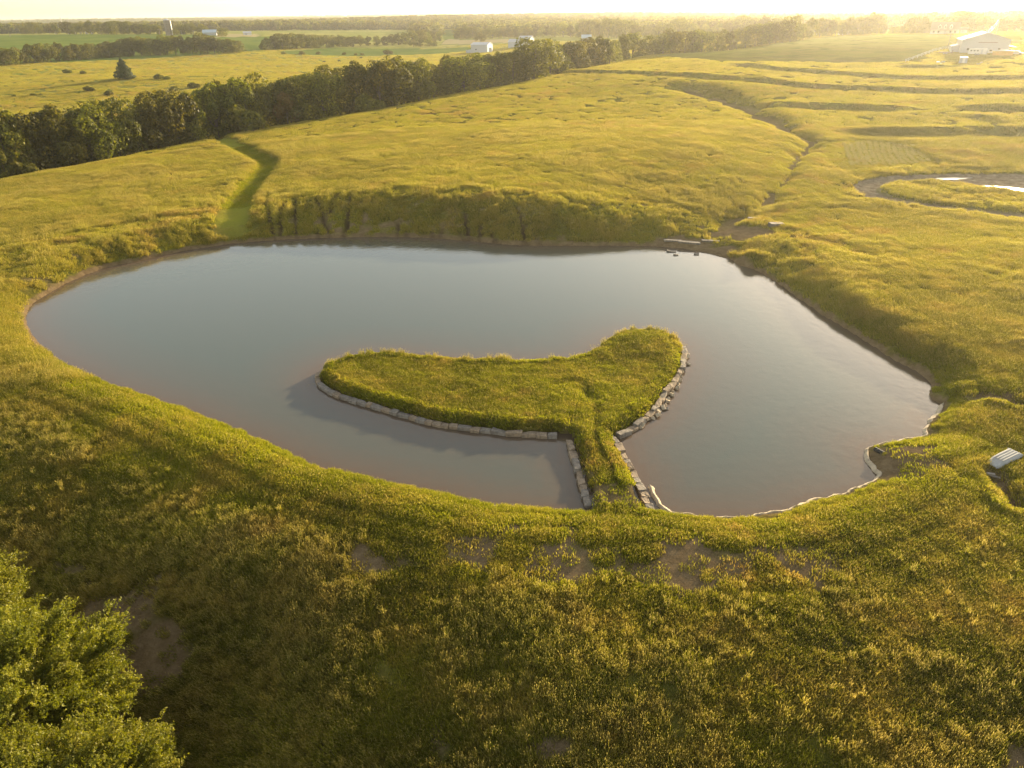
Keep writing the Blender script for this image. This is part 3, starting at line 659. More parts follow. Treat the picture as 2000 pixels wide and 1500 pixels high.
# ------------------------------------------------------------------ trees
def crown_arrays(lobes, n, leaf, seed, droop=.0, aspect=1.0, cull=.82, wt=1.0):
    """leaf-sized quads spread through the outer shell of overlapping lobes"""
    g = np.random.default_rng(seed); L = np.array(lobes, float)         # cx cy cz rx ry rz
    ar = L[:, 3] * L[:, 5]; ar = ar / ar.sum(); li = g.choice(len(L), n * 2, p=ar)
    d = g.normal(0, 1, (n * 2, 3)); d[:, 2] += .25; d /= np.linalg.norm(d, axis=1)[:, None]
    # lumpy surface: a few random directions per lobe bulge out
    bump = np.ones(n * 2)
    for k in range(9):
        q = g.normal(0, 1, (len(L), 3)); q /= np.linalg.norm(q, axis=1)[:, None]
        bump += .30 * np.exp(-((1 - (d * q[li]).sum(1)) / .09))
    rr = (g.uniform(0, 1, n * 2) ** .35) * .32 + .66
    P = L[li, :3] + d * L[li, 3:] * (rr * bump)[:, None]
    keep = np.ones(n * 2, bool)
    for j in range(len(L)):
        q = (P - L[j, :3]) / L[j, 3:]; keep &= ~(((q * q).sum(1) < cull ** 2 * .8) & (li != j))
    P, d, li = P[keep][:n], d[keep][:n], li[keep][:n]; n = len(P)
    nr = d + g.normal(0, .75, (n, 3)); nr[:, 2] += .3; nr /= np.linalg.norm(nr, axis=1)[:, None]
    a = np.cross(nr, g.normal(0, 1, (n, 3))); a /= np.linalg.norm(a, axis=1)[:, None]; b_ = np.cross(nr, a)
    s = leaf * g.uniform(.55, 1.35, n)[:, None] * .5
    V = np.stack([P - a * s, P - b_ * s * aspect * .9, P + a * s, P + b_ * s * aspect], 1).reshape(-1, 3)
    lt = g.uniform(0, 1, len(L))
    tint = np.clip(.25 + .35 * lt[li] + g.normal(0, .16, n), 0, 1)
    return V, np.arange(n * 4).reshape(-1, 4), np.repeat(tint, 4)
def tube(P, R, k=7):
    P = np.array(P, float); n = len(P); V = []
    for i in range(n):
        t = P[min(i + 1, n - 1)] - P[max(i - 1, 0)]; t = t / (np.linalg.norm(t) + 1e-9)
        a = np.cross(t, [0.3, 1, .2]); a /= np.linalg.norm(a); b_ = np.cross(t, a)
        for j in range(k):
            th = 2 * math.pi * j / k; V.append(P[i] + (a * math.cos(th) + b_ * math.sin(th)) * R[i])
    Fc = [[i * k + j, i * k + (j + 1) % k, (i + 1) * k + (j + 1) % k, (i + 1) * k + j] for i in range(n - 1) for j in range(k)]
    return np.array(V), np.array(Fc)
def join(parts):
    V = []; Fc = []; o = 0
    for v, f in parts: V.append(v); Fc.append(f + o); o += len(v)
    return np.concatenate(V), np.concatenate(Fc)
def trunk_mesh(name, h, r, lobes, seed):
    g = np.random.default_rng(seed); fork = .32 * h
    P = [[0, 0, -.6], [0, 0, .3], [.02 * h * g.normal(), .02 * h * g.normal(), fork], [.03 * h * g.normal(), .03 * h * g.normal(), .78 * h]]
    parts = [tube(P, [r * 1.5, r, r * .75, r * .2])]
    for l in lobes[:7]:
        c = np.array(l[:3]); s = np.array([0, 0, fork * g.uniform(.7, 1.2)]); mid = (s + c) / 2 + np.array([0, 0, -.05 * h])
        parts.append(tube([s, mid, c], [r * .5, r * .33, r * .1], 5))
    V, Fc = join(parts); return np_mesh(name, V, Fc, [M_BARK], True)
def broad_lobes(seed, h=1.0, w=.42, n=11, low=.12):
    g = np.random.default_rng(seed); L = [[0, 0, h * .62, w * .50, w * .50, h * .26]]
    for k in range(n):
        a = 2.4 * k + g.uniform(-.4, .4); zz = g.uniform(low + .03, .80); prof = math.sin(math.pi * min(1, (zz - low + .16) / (1.12 - low))) ** .6
        rad = w * prof * g.uniform(.58, .86); s = w * g.uniform(.24, .42) * (.6 + .4 * prof)
        L.append([math.cos(a) * rad, math.sin(a) * rad, zz * h, s, s, s * g.uniform(.8, 1.15)])
    return L
VAR = []
for s in range(7):
    sc = 16.0
    w = [.38, .48, .32, .52, .42, .36, .46][s]
    L = [[v * sc for v in l] for l in broad_lobes(100 + s, 1, w, [15, 22, 13, 24, 17, 14, 20][s], .06)]
    V, Fc, T = crown_arrays(L, 6000, .56, 200 + s)
    cm = np_mesh('broadleaf_crown', V, Fc, [M_LEAF], False, {'tint': T}); tm = trunk_mesh('broadleaf_trunk', 16, .32, L, 300 + s)
    VAR.append((cm, tm, V[:, 2].max(), w * 2 * sc))
L = [[v * 12 for v in l] for l in broad_lobes(150, 1, .42, 11, .03)]
V, Fc, T = crown_arrays(L, 5200, .5, 250); RUSTV = (np_mesh('russet_crown', V, Fc, [M_RUSTLEAF], False, {'tint': T}), trunk_mesh('russet_trunk', 12, .25, L, 350), V[:, 2].max(), 10)
Lc = [[.10 * math.cos(k * 2.2) * (1.15 - k / 14) * 12 * .9, .10 * math.sin(k * 2.2) * (1.15 - k / 14) * 12 * .9, (.10 + k * .062) * 12, (.34 * (1 - k / 15) ** .9) * 12 * .62, (.34 * (1 - k / 15) ** .9) * 12 * .62, .10 * 12] for k in range(14)]
V, Fc, T = crown_arrays(Lc, 6500, .45, 260, cull=.6); CEDV = (np_mesh('cedar_crown', V, Fc, [M_CEDAR], False, {'tint': T}), trunk_mesh('cedar_trunk', 12, .25, Lc[:3], 360), V[:, 2].max(), 7)
Lb = [[-.9, 0, .9, 1.2, 1.0, .9], [.8, .3, 1.1, 1.2, 1.1, 1.0], [0, -.6, .8, 1.3, 1.0, .8], [.1, .6, 1.4, .9, .8, .9]]
V, Fc, T = crown_arrays(Lb, 1500, .34, 270); BUSHV = (np_mesh('bush_foliage', V, Fc, [M_LEAF], False, {'tint': T}), trunk_mesh('bush_stems', 1.6, .08, Lb, 370), V[:, 2].max(), 3.6)
tree_no = [0]
def put_tree(px, base, top, var, label, group, cat='tree', wscale=1.0, pos=None, name='broadleaf_tree', rz=None):
    p = hit(px, base) if pos is None else np.array([pos[0], pos[1], float(Hg(pos[0], pos[1]))])
    # height that brings the crown top to where it stands in the view
    lo, hi = .5, 45
    for _ in range(24):
        mid = (lo + hi) / 2
        if proj(p + [0, 0, mid])[1] > top: lo = mid
        else: hi = mid
    hgt = lo; cm, tm, ch, cw = var; s = hgt / ch
    k = tree_no[0]; tree_no[0] += 1; g = np.random.default_rng(900 + k)
    o = bpy.data.objects.new(name, None); o.empty_display_size = .5; COL.objects.link(o); o.location = p; o.rotation_euler = (0, 0, g.uniform(0, 6.28) if rz is None else rz)
    ws = s * wscale * g.uniform(.9, 1.12); o.scale = (ws, ws, s)
    for nm, md in (('crown', cm), ('trunk', tm)):
        c = bpy.data.objects.new(nm, md); COL.objects.link(c); c.parent = o
    tag(o, label, cat, group); return p, hgt
ORD = ['first', 'second', 'third', 'fourth', 'fifth', 'sixth', 'seventh', 'eighth', 'ninth', 'tenth', 'eleventh', 'twelfth', 'thirteenth', 'fourteenth', 'fifteenth', 'sixteenth', 'seventeenth', 'eighteenth', 'nineteenth', 'twentieth']
def ordn(i):
    if i < 20: return ORD[i]
    t = ['', '', 'twenty', 'thirty', 'forty', 'fifty', 'sixty', 'seventy'][(i + 1) // 10]
    u = (i + 1) % 10
    return (t[:-1] + 'ieth') if u == 0 else t + '-' + ORD[u - 1]
# creek line, placed just beyond the brow of the meadow
creek = [(22,212,1),(50,213,1),(82,226,.9),(108,222,.9),(133,203,1),(160,210,.9),(182,200,.9),(205,196,1),(232,188,1),(258,200,.9),(283,196,1),(308,184,1),(332,177,.9),(352,183,1),(378,176,1),(404,171,.9),(424,160,1),(446,151,1),(470,148,1),(492,150,1),(516,142,1),(540,142,1.05),(566,150,1),(583,141,.9),(612,146,.8),(636,136,.9),(660,124,1),(684,116,1),(708,118,1),(738,112,1.05),(762,108,1.05),(790,110,1.05),(818,113,1),(850,121,1),
         (888,104,.95),(910,104,1),(936,104,1),(958,100,1),(980,99,1),(1002,96,1),(1024,88,1),(1046,68,1.1),(1072,74,1.1),(1102,74,1.15),(1126,82,.9),(1150,70,1),(1172,68,.95),(1194,72,1),(1216,66,1),(1238,60,1),(1268,66,.9),(1290,62,1),(1310,56,1),(1334,58,1),(1354,55,1),(1374,56,1),(1398,58,1),(1420,58,.9)]
bx = np.array([proj([b[0], b[1], E0(*b)])[0] for b in BROW])
ti = 0
creek = [(a + rng.uniform(-5, 5), b + (-3, 3, 0, 5)[i % 4] * (1 if a < 1140 else .4), c) for i, (a, b, c) in enumerate(creek) if i % 6 != 3 or a > 790]
for i, (px, top, ws) in enumerate(creek):
    j = np.interp(px, bx, np.arange(len(BROW))); j0 = int(min(j, len(BROW) - 2)); b0 = BROW[j0] + (BROW[j0 + 1] - BROW[j0]) * (j - j0)
    dirv = b0 / np.hypot(*b0); off = 7 + (i % 3) * 4.0
    if px > 1255: off = 4 + (i % 2) * 6
    pos = b0 + dirv * off
    q = 'green creek tree above the far pond bank' if px < 1140 else 'hazy green tree beyond the crest of the right meadow'
    put_tree(px, 0, top, VAR[(i * 3 + i // 7) % 7], f'green broadleaf tree, {ordn(i)} from the left in the long creek tree line', 'trees of the long creek line', wscale=ws * (.95 if px < 800 else 1.1), pos=pos)
# shrubby fill in front of the tree feet
for i, (px, top) in enumerate([(12,288),(40,306),(715,182),(728,186),(480,196),(600,196),(1110,118),(1128,122)]):
    j = np.interp(px, bx, np.arange(len(BROW))); j0 = int(min(j, len(BROW) - 2)); b0 = BROW[j0] + (BROW[j0 + 1] - BROW[j0]) * (j - j0)
    lab = ['small sunlit tree at the left picture edge in front of the creek line', 'low green bush beside the small sunlit tree at the left edge', 'leafy young tree in front of the creek line, left of a twin', 'leafy young tree in front of the creek line, right of a twin',
           'small tree below the swale end of the creek line', 'low bush at the gap in the creek line', 'low bush at the foot of the golden creek tree, left one', 'low bush at the foot of the golden creek tree, right one'][i]
    pos = b0 + b0 / np.hypot(*b0) * 1.5
    put_tree(px, 0, top, (VAR[2] if i == 0 else BUSHV), lab, None, 'tree' if i in (0, 2, 3, 4) else 'bush', pos=pos, name='young_tree' if i in (0, 2, 3, 4) else 'bush')
j = np.interp(566, bx, np.arange(len(BROW))); b0 = BROW[int(j)]
put_tree(566, 0, 178, RUSTV, 'russet coloured small tree at the meadow brow in the creek line', None, pos=b0 + b0 / np.hypot(*b0) * 3, name='russet_tree', wscale=.9)
def row(spec, base, lab, grp, vs=1.0, off=0):
    for i, (px, top) in enumerate(spec):
        by = np.interp(px, [b[0] for b in base], [b[1] for b in base])
        put_tree(px, by, top, VAR[(i * 5 + off + i // 6) % 7], lab.format(ordn(i)), grp, wscale=vs)
row([(8,96),(20,92),(36,91),(52,104),(68,84),(84,83),(100,84),(118,81),(134,88),(150,84),(166,86),(182,83),(200,84),(214,79),(230,82),(246,74),(262,72),(277,70),(294,73),(314,76),(328,67),(344,68),(358,68),(376,70),(392,63),(406,66),(420,69),(436,74),(448,74),(462,78)],
    [(0,129),(60,124),(130,119),(250,110),(360,106),(470,103)], 'dark green tree, {} from the left in the hedgerow behind the left pasture', 'hedgerow trees behind the left pasture', 1.15, 1)
row([(50,53),(66,42),(82,50),(98,47),(112,47),(136,41),(150,45),(164,41),(178,39),(198,43),(212,42),(228,40),(242,41),(252,40),(268,45),(280,46),(294,46),(308,47),(312,52),(346,50),(358,47),(374,44),(396,46),(404,50)],
    [(0,67),(420,67)], 'dark farmstead tree, {} from the left behind the far green crop', 'farmstead trees behind the far green crop', 1.25, 3)
put_tree(436, 71, 54, VAR[3], 'round tree just right of the pale blue-roofed shed', None, wscale=1.3)
put_tree(344, 69, 56, VAR[1], 'small round tree in front of the farmstead right of the silo', None, wscale=1.2)
row([(512,83),(524,72),(538,68),(552,64),(566,66),(580,63),(594,65),(606,67),(622,67),(638,68),(652,68),(664,67),(676,70),(690,70),(704,68),(720,70),(736,69),(752,70),(766,66),(778,64),(792,62),(806,58),(820,58),(834,62),(846,60),(858,60)],
    [(505,98),(600,94),(700,90),(780,88),(860,80)], 'green tree, {} from the left in the hedgerow behind the bright green strip', 'hedgerow trees behind the bright green strip', 1.2, 2)
row([(808,77),(822,74),(838,74),(850,80)], [(800,92),(860,90)], 'low bushy tree, {} of the four before the hedgerow end', 'low trees before the hedgerow end', 1.5, 4)
row([(892,56),(902,54),(912,51),(924,51),(936,52),(950,53),(962,54),(974,54),(984,51),(994,53),(1006,56),(1018,54),(1030,52),(1044,54),(1056,52)], [(880,77),(1060,73)], 'round tree, {} from the left in the row behind the white barn', 'row of round trees behind the white barn', 1.2, 5)
put_tree(938, 84, 61, VAR[4], 'round tree right behind the white barn roof', None, wscale=1.1)
row([(1084,45),(1100,40),(1114,48),(1130,46),(1140,36),(1152,38),(1170,44),(1188,33),(1204,34),(1220,38),(1240,48),(1262,50),(1285,46),(1305,44),(1326,33),(1350,44),(1376,46),(1400,42),(1426,38),(1450,28),(1470,34),(1490,29),(1515,34)],
    [(1080,72),(1250,74),(1400,70),(1520,66)], 'tall hazy green tree, {} from the left in the wood above the creek line', 'tall wood trees above the creek line', 1.2, 6)
row([(1438,54),(1456,50),(1474,46),(1488,42),(1502,40),(1514,42),(1528,38),(1543,28),(1556,44),(1568,46),(1580,32),(1600,33),(1613,36),(1631,33),(1646,42),(1658,31),(1672,31),(1686,33),(1700,22),(1712,26),(1724,48),(1742,52),(1752,51),(1764,50),(1776,36),(1790,31),(1806,35),(1812,46)],
    [(1438,96),(1500,86),(1560,80),(1600,72),(1650,70),(1700,67),(1820,66)], 'hazy golden tree, {} from the left along the crest field', 'hazy trees along the crest field', 1.05, 0)
row([(1834,28),(1850,30),(1864,32),(1877,20),(1888,27),(1902,33),(1918,30),(1934,36),(1950,34),(1966,33),(1982,30),(1996,27),(2012,28)], [(1830,62),(2010,62)], 'glowing haze-veiled tree, {} from the left behind the farmhouse and metal barn', 'haze-veiled trees behind the farmhouse', 1.35, 2)
put_tree(245, 155, 112, CEDV, 'lone dark cedar standing in the left pasture', None, name='cedar_tree', rz=1.0, wscale=1.55)
for px, by, tp, lb in [(133,143,134,'low bush in the left pasture, left of the pair before the cedar'),(163,145,137,'low bush in the left pasture, right of the pair before the cedar'),(311,155,143,'dark round bush right of the lone cedar'),(326,156,148,'low bush touching the dark round bush right of the cedar'),
        (176,178,167,'round bush beside the ditch line below the cedar'),(66,187,181,'low russet bush along the ditch line of the left pasture'),(80,186,182,'small bush right of the low russet bush on the ditch line'),(27,189,184,'smallest bush near the left edge on the ditch line'),
        (340,178,168,'bush behind the creek line, left of the dark pair'),(380,172,160,'dark bush behind the creek line in the pasture corner'),(213,186,176,'dark bush just behind the creek line left of centre'),
        (554,106,100,'small bush left on the near edge of the bright green strip'),(590,107,99,'bush on the near edge of the bright green strip'),(622,106,100,'bush right of a larger bush on the bright green strip edge'),(672,107,101,'small bush in the middle of the bright green strip edge'),(695,108,103,'low bush, left of two under the bright green strip'),(708,108,103,'low bush, right of two under the bright green strip'),(759,106,96,'pale thin bush before the right end of the green strip'),
        (866,66,62,'tiny round bush at the end of the hedgerow'),(480,100,97,'small bush at the right end of the left hedgerow'),(1497,80,74,'small bush at the far crest'),(1762,57,50,'small hazy bush before the crest trees')]:
    put_tree(px, by, tp, BUSHV, lb, None, 'bush', name='bush', wscale=1.25)
# near tree tops at the lower left
def near_tree(label, cx, cy, h, R, seed, nspray):
    z0 = float(Hg(cx, cy)); g = np.random.default_rng(seed)
    L = [[0, 0, h * .62, R * .72, R * .72, h * .34]]
    for k in range(46):
        a = 2.4 * k; zz = .34 + .58 * ((k * .618) % 1); prof = math.sqrt(max(.05, 1 - ((zz - .45) / .58) ** 2))
        rad = R * prof * g.uniform(.60, .92); s = R * g.uniform(.15, .27)
        L.append([math.cos(a) * rad, math.sin(a) * rad, zz * h, s, s, s * .9])
    L = np.array(L); nb = 420
    u = g.uniform(-.25, 1, nb); ph = g.uniform(0, 2 * np.pi, nb); cr_ = np.sqrt(np.maximum(0, 1 - u * u)); bd = np.c_[cr_ * np.cos(ph), cr_ * np.sin(ph), u]
    ext = g.uniform(.76, 1.08, nb) * (1 + .12 * np.sin(3 * ph + seed) + .08 * np.sin(7 * ph + u * 5)); ctr = np.array([0, 0, h * .5])
    bt = ctr + bd * np.array([R, R, h * .47]) * ext[:, None]; bi = g.integers(0, nb, nspray)
    tt = 1 - np.abs(g.normal(0, .17, nspray)); dirb = bt[bi] - ctr; ln_ = np.linalg.norm(dirb, axis=1)[:, None]; dirb = dirb / ln_
    base = ctr + (bt[bi] - ctr) * tt[:, None] + g.normal(0, 1, (nspray, 3)) * np.array([.42, .42, .22]) * (1.25 - tt)[:, None] * 1.6
    ax = dirb * .9 + np.c_[np.zeros((nspray, 2)), np.full(nspray, .12)] + g.normal(0, .38, (nspray, 3)); ax /= np.linalg.norm(ax, axis=1)[:, None]
    lt = g.uniform(0, 1, nb); st = np.clip(.15 + .5 * lt[bi] + g.normal(0, .10, nspray), 0, 1)
    m = 13; ln = g.uniform(.3, .7, nspray)
    Vs = []; Ts = []
    for k in range(m):
        t = (k + 1) / m; c = base + ax * (ln * t)[:, None] + g.normal(0, .045, (nspray, 3))
        la = ax * .5 + g.normal(0, .6, (nspray, 3)); la /= np.linalg.norm(la, axis=1)[:, None]
        lb = np.cross(la, g.normal(0, 1, (nspray, 3))); lb /= np.linalg.norm(lb, axis=1)[:, None]
        s1 = g.uniform(.055, .105, nspray)[:, None]; s2 = s1 * .45
        Vs.append(np.stack([c - la * s1, c - lb * s2, c + la * s1, c + lb * s2], 1)); Ts.append(np.repeat(np.clip(st + g.normal(0, .12, nspray) + .15 * t, 0, 1), 4).reshape(-1, 4))
    V = np.concatenate(Vs).reshape(-1, 3); T = np.concatenate(Ts).ravel()
    o = bpy.data.objects.new('broadleaf_tree', None); COL.objects.link(o); o.location = (cx, cy, z0)
    link('crown', np_mesh('near_crown', V, np.arange(len(V)).reshape(-1, 4), [M_NEAR], False, {'tint': T}), o)
    link('trunk', trunk_mesh('near_trunk', h, .38, [list(l) for l in L[1:]], seed), o)
    tag(o, label, 'tree', 'near trees at the lower left corner')
for lab, px, py, zt, h, R, sd, ns in [('big bright green tree top filling the lower left corner', -30, 1385, 1.0, 12, 6.7, 5, 25000), ('bright green tree top at the bottom edge right of the corner tree', 88, 1580, 1.0, 11.5, 5.2, 6, 18000), ('bright green tree top at the left picture edge above the corner', -115, 1245, 0.5, 12, 4.8, 7, 9000)]:
    p = at(px, py, zt); near_tree(lab, p[0], p[1], h, R, sd, ns)

# far woods toward the horizon: one mass nobody could count
wl = bpy.data.collections.new('wood_library')
for s in range(5):
    L = [[v * 15 for v in l] for l in broad_lobes(400 + s, 1, .52, 9, .04)]
    V, Fc, T = crown_arrays(L, 520, 1.9, 420 + s); wl.objects.link(bpy.data.objects.new(f'wood_crown_{s}', np_mesh('wood_crown', V, Fc, [M_LEAF], False, {'tint': T})))
NG_WOOD = scatter_group('wood_scatter', wl)
N = 90000; r = np.exp(rng.uniform(math.log(900), math.log(8500), N)); th = rng.uniform(-.82, .82, N); x = r * np.sin(th); y = r * np.cos(th)
wn = fbm(x / 520 + 9, y / 330, 71, 3); strip = np.abs(((y + .25 * x + 260 * fbm(x / 700, y / 700, 73, 2)) / 420) % 1 - .5)
k = ((wn > .50) | (strip < .05 + .03 * sst(2000, 5000, r))) & (rng.uniform(0, 1, N) < np.clip((r / 2600) ** .5, .5, 1))
k &= ~((th < -.12) & (r < 1350)) & ~((th < .16) & (r < 1000)) & ~((th > .40) & (r < 760)) & (bil(crop, x, y) == 0)
x, y, r = x[k], y[k], r[k]; print('woods', len(x))
tag(scatter_tree('far_woods', np.c_[x, y, Hg(x, y) - .8], rng.uniform(0, 6.28, len(x)), rng.uniform(.6, 1.1, len(x)) * (1 + .5 * sst(3000, 8000, r)), rng.integers(0, 5, len(x)), NG_WOOD), 'hazy woods and hedgerows stretching to the horizon', 'woodland', kind='stuff')
# ------------------------------------------------------------------ built things
def bm_obj(name, build, mat_, parent=None, loc=(0, 0, 0), rz=0, bevel=0, smooth=False, label=None):
    bm = bmesh.new(); build(bm)
    if bevel: bmesh.ops.bevel(bm, geom=[e for e in bm.edges], offset=bevel, segments=2, affect='EDGES', profile=.6)
    bmesh.ops.recalc_face_normals(bm, faces=bm.faces)
    me = bpy.data.meshes.new(name); bm.to_mesh(me); bm.free(); me.materials.append(mat_)
    if smooth: me.polygons.foreach_set('use_smooth', np.ones(len(me.polygons), bool))
    o = link(name, me, parent, loc); o.rotation_euler = (0, 0, rz)
    if label: o['label'] = label
    return o
def box(bm, x0, x1, y0, y1, z0, z1):
    v = [bm.verts.new(p) for p in [(x0,y0,z0),(x1,y0,z0),(x1,y1,z0),(x0,y1,z0),(x0,y0,z1),(x1,y0,z1),(x1,y1,z1),(x0,y1,z1)]]
    for f in [(0,3,2,1),(4,5,6,7),(0,1,5,4),(1,2,6,5),(2,3,7,6),(3,0,4,7)]: bm.faces.new([v[i] for i in f])
    return v
def prism(bm, prof, y0, y1, axis='y'):
    def P(a, b, t): return (a, t, b) if axis == 'y' else (t, a, b)
    A = [bm.verts.new(P(a, b, y0)) for a, b in prof]; B = [bm.verts.new(P(a, b, y1)) for a, b in prof]; n = len(prof)
    bm.faces.new(A); bm.faces.new(B[::-1])
    for i in range(n): bm.faces.new([A[i], B[i], B[(i + 1) % n], A[(i + 1) % n]])
def cyl(bm, c, r0_, r1_, h, k=12, axis='z'):
    A = []; B = []
    for j in range(k):
        t = 2 * math.pi * j / k; ca, sa = math.cos(t), math.sin(t)
        if axis == 'z': A.append(bm.verts.new((c[0] + r0_ * ca, c[1] + r0_ * sa, c[2]))); B.append(bm.verts.new((c[0] + r1_ * ca, c[1] + r1_ * sa, c[2] + h)))
        else: A.append(bm.verts.new((c[0] + r0_ * ca, c[1] - h / 2, c[2] + r0_ * sa))); B.append(bm.verts.new((c[0] + r1_ * ca, c[1] + h / 2, c[2] + r1_ * sa)))
    bm.faces.new(A[::-1]); bm.faces.new(B)
    for j in range(k): bm.faces.new([A[j], A[(j + 1) % k], B[(j + 1) % k], B[j]])
def empty(name, loc, rz=0, label=None, cat=None, group=None):
    o = bpy.data.objects.new(name, None); COL.objects.link(o); o.location = loc; o.rotation_euler = (0, 0, rz); tag(o, label, cat, group); return o
def face_cam(p): return math.atan2(p[0], p[1]) * -1       # local -y looks to the camera

# limestone blocks of the retaining walls: one thing each
def block_mesh(l, d, h, seed, mt):
    g = np.random.default_rng(seed); bm = bmesh.new(); v = box(bm, -l / 2, l / 2, -d / 2, d / 2, -h / 2, h / 2)
    for q in v: q.co += Vector(g.normal(0, .04, 3))
    bmesh.ops.bevel(bm, geom=list(bm.edges), offset=.03, segments=1, affect='EDGES')
    bmesh.ops.subdivide_edges(bm, edges=[e for e in bm.edges if e.calc_length() > .3], cuts=3, use_grid_fill=True)
    for q in bm.verts: q.co += Vector(g.normal(0, .009, 3))
    bmesh.ops.recalc_face_normals(bm, faces=bm.faces); me = bpy.data.meshes.new('limestone_block'); bm.to_mesh(me); bm.free(); me.materials.append(mt)
    return me
def wall(pts, lab, grp, seed, ztop=.40, dep=.60, lo=.6, hi=1.5, inset=.26, h=.62, side=1):
    g = np.random.default_rng(seed); ln = catmull([at(a, b, ztop)[:2] for a, b in pts], 10, False)
    seg = np.hypot(*np.diff(ln, axis=0).T); cum = np.r_[0, np.cumsum(seg)]; s = 0; items = []
    while s < cum[-1] - .35:
        l = min(g.uniform(lo, hi), cum[-1] - s + .1); items.append((s + l / 2, l)); s += l + .03
    for i, (c, l) in enumerate(items):
        p = [np.interp(c, cum, ln[:, k]) for k in (0, 1)]; p2 = [np.interp(c + .2, cum, ln[:, k]) for k in (0, 1)]; a = math.atan2(p2[1] - p[1], p2[0] - p[0])
        if c + .2 > cum[-1]: p2 = [np.interp(c - .2, cum, ln[:, k]) for k in (0, 1)]; a = math.atan2(p[1] - p2[1], p[0] - p2[0])
        nrm = np.array([-math.sin(a), math.cos(a)]) * side; q = np.array(p) + nrm * (inset + g.normal(0, .03))
        o = link('limestone_block', block_mesh(l, dep * g.uniform(.85, 1.1), h, seed * 100 + i, M_STONE if g.uniform() < .6 else M_STONE2), None, (q[0], q[1], ztop - h / 2 + g.normal(0, .05)))
        o.rotation_euler = (g.normal(0, .05), g.normal(0, .035), a + g.normal(0, .05)); tag(o, lab.format(ordn(i)), 'stone block', grp)
wall(WALL_F, 'limestone block, {} from the left in the island front wall', 'blocks of the island front wall', 1)
wall(WALL_L, 'limestone block, {} from the island along the left causeway wall', 'blocks of the left causeway wall', 2)
wall(WALL_R, 'limestone block, {} from the island along the right causeway wall', 'blocks of the right causeway wall', 3, side=-1)
wall(WALL_I, 'limestone block, {} from the causeway in the island right wall', 'blocks of the island right wall', 4, side=1)
# rubble at the water line of the right wall
g = np.random.default_rng(12); rub = catmull([at(a, b, .1)[:2] for a, b in [(1250,838),(1278,812),(1300,788),(1318,760),(1332,732),(1341,700),(1341,684)]], 8, False)
for i in range(24):
    t = (i + .5) / 24 * (len(rub) - 1); j0 = int(t); p = rub[j0] + (rub[min(j0 + 1, len(rub) - 1)] - rub[j0]) * (t - j0) + g.normal(0, .14, 2)
    s = g.uniform(.25, .6); o = link('rubble_stone', block_mesh(s, s * .7, .28, 700 + i, M_CLAY), None, (p[0], p[1], .10 + g.uniform(-.04, .12))); o.rotation_euler = (g.normal(0, .3), g.normal(0, .3), g.uniform(0, 3.1))
    tag(o, f'small pale rubble stone, {ordn(i)} from the causeway along the right wall waterline', 'stone', 'rubble at the right wall waterline')
# pale clay lip along the near right shore
def lip(pts, wd, hh, seed):
    ln = catmull([at(a, b, 0)[:2] for a, b in pts], 14, False); g = np.random.default_rng(seed); n = len(ln)
    tg = np.gradient(ln, axis=0); nn = np.c_[-tg[:, 1], tg[:, 0]] / np.hypot(tg[:, 0], tg[:, 1])[:, None]
    c = ln + nn * ((fbm(ln[:, 0] / .9, ln[:, 1] / .9, seed, 4) - .5) * .55)[:, None]
    ww = wd * (.5 + fbm(ln[:, 0] / 1.3, ln[:, 1] / 1.3, seed + 5, 3)); z = hh * (.55 + .9 * fbm(ln[:, 0] / .8, ln[:, 1] / .8, seed + 9, 3))
    rows = [(-.55, -.05), (-.32, .55), (-.1, 1.0), (.2, .95), (.6, .55), (1.0, .2)]
    V = np.concatenate([np.c_[c + nn * (ww * k)[:, None], np.where(True, z * q, 0)] for k, q in rows]); 
    V[:, 2] += g.normal(0, .012, len(V)); R = len(rows)
    Fc = [[r * n + i, r * n + i + 1, (r + 1) * n + i + 1, (r + 1) * n + i] for r in range(R - 1) for i in range(n - 1)]
    return np_mesh('clay_shore', V, np.array(Fc), [M_CLAY], True)
tag(link('clay_shore', lip([(1841,792),(1838,803),(1816,827),(1809,843),(1808,857),(1770,862),(1735,869),(1712,872),(1694,880),(1700,905),(1707,920),(1719,932),(1680,955),(1640,970),(1590,980),(1540,998),(1490,1009),(1440,1015),(1390,1013),(1330,1009),(1298,999),(1280,975),(1268,952)], -.30, .28, 3)), kind='structure')
tag(link('clay_shore', lip([(1116,1002),(1080,1001),(1050,999),(1010,996),(975,992),(940,988)], .4, .2, 5)), kind='structure')

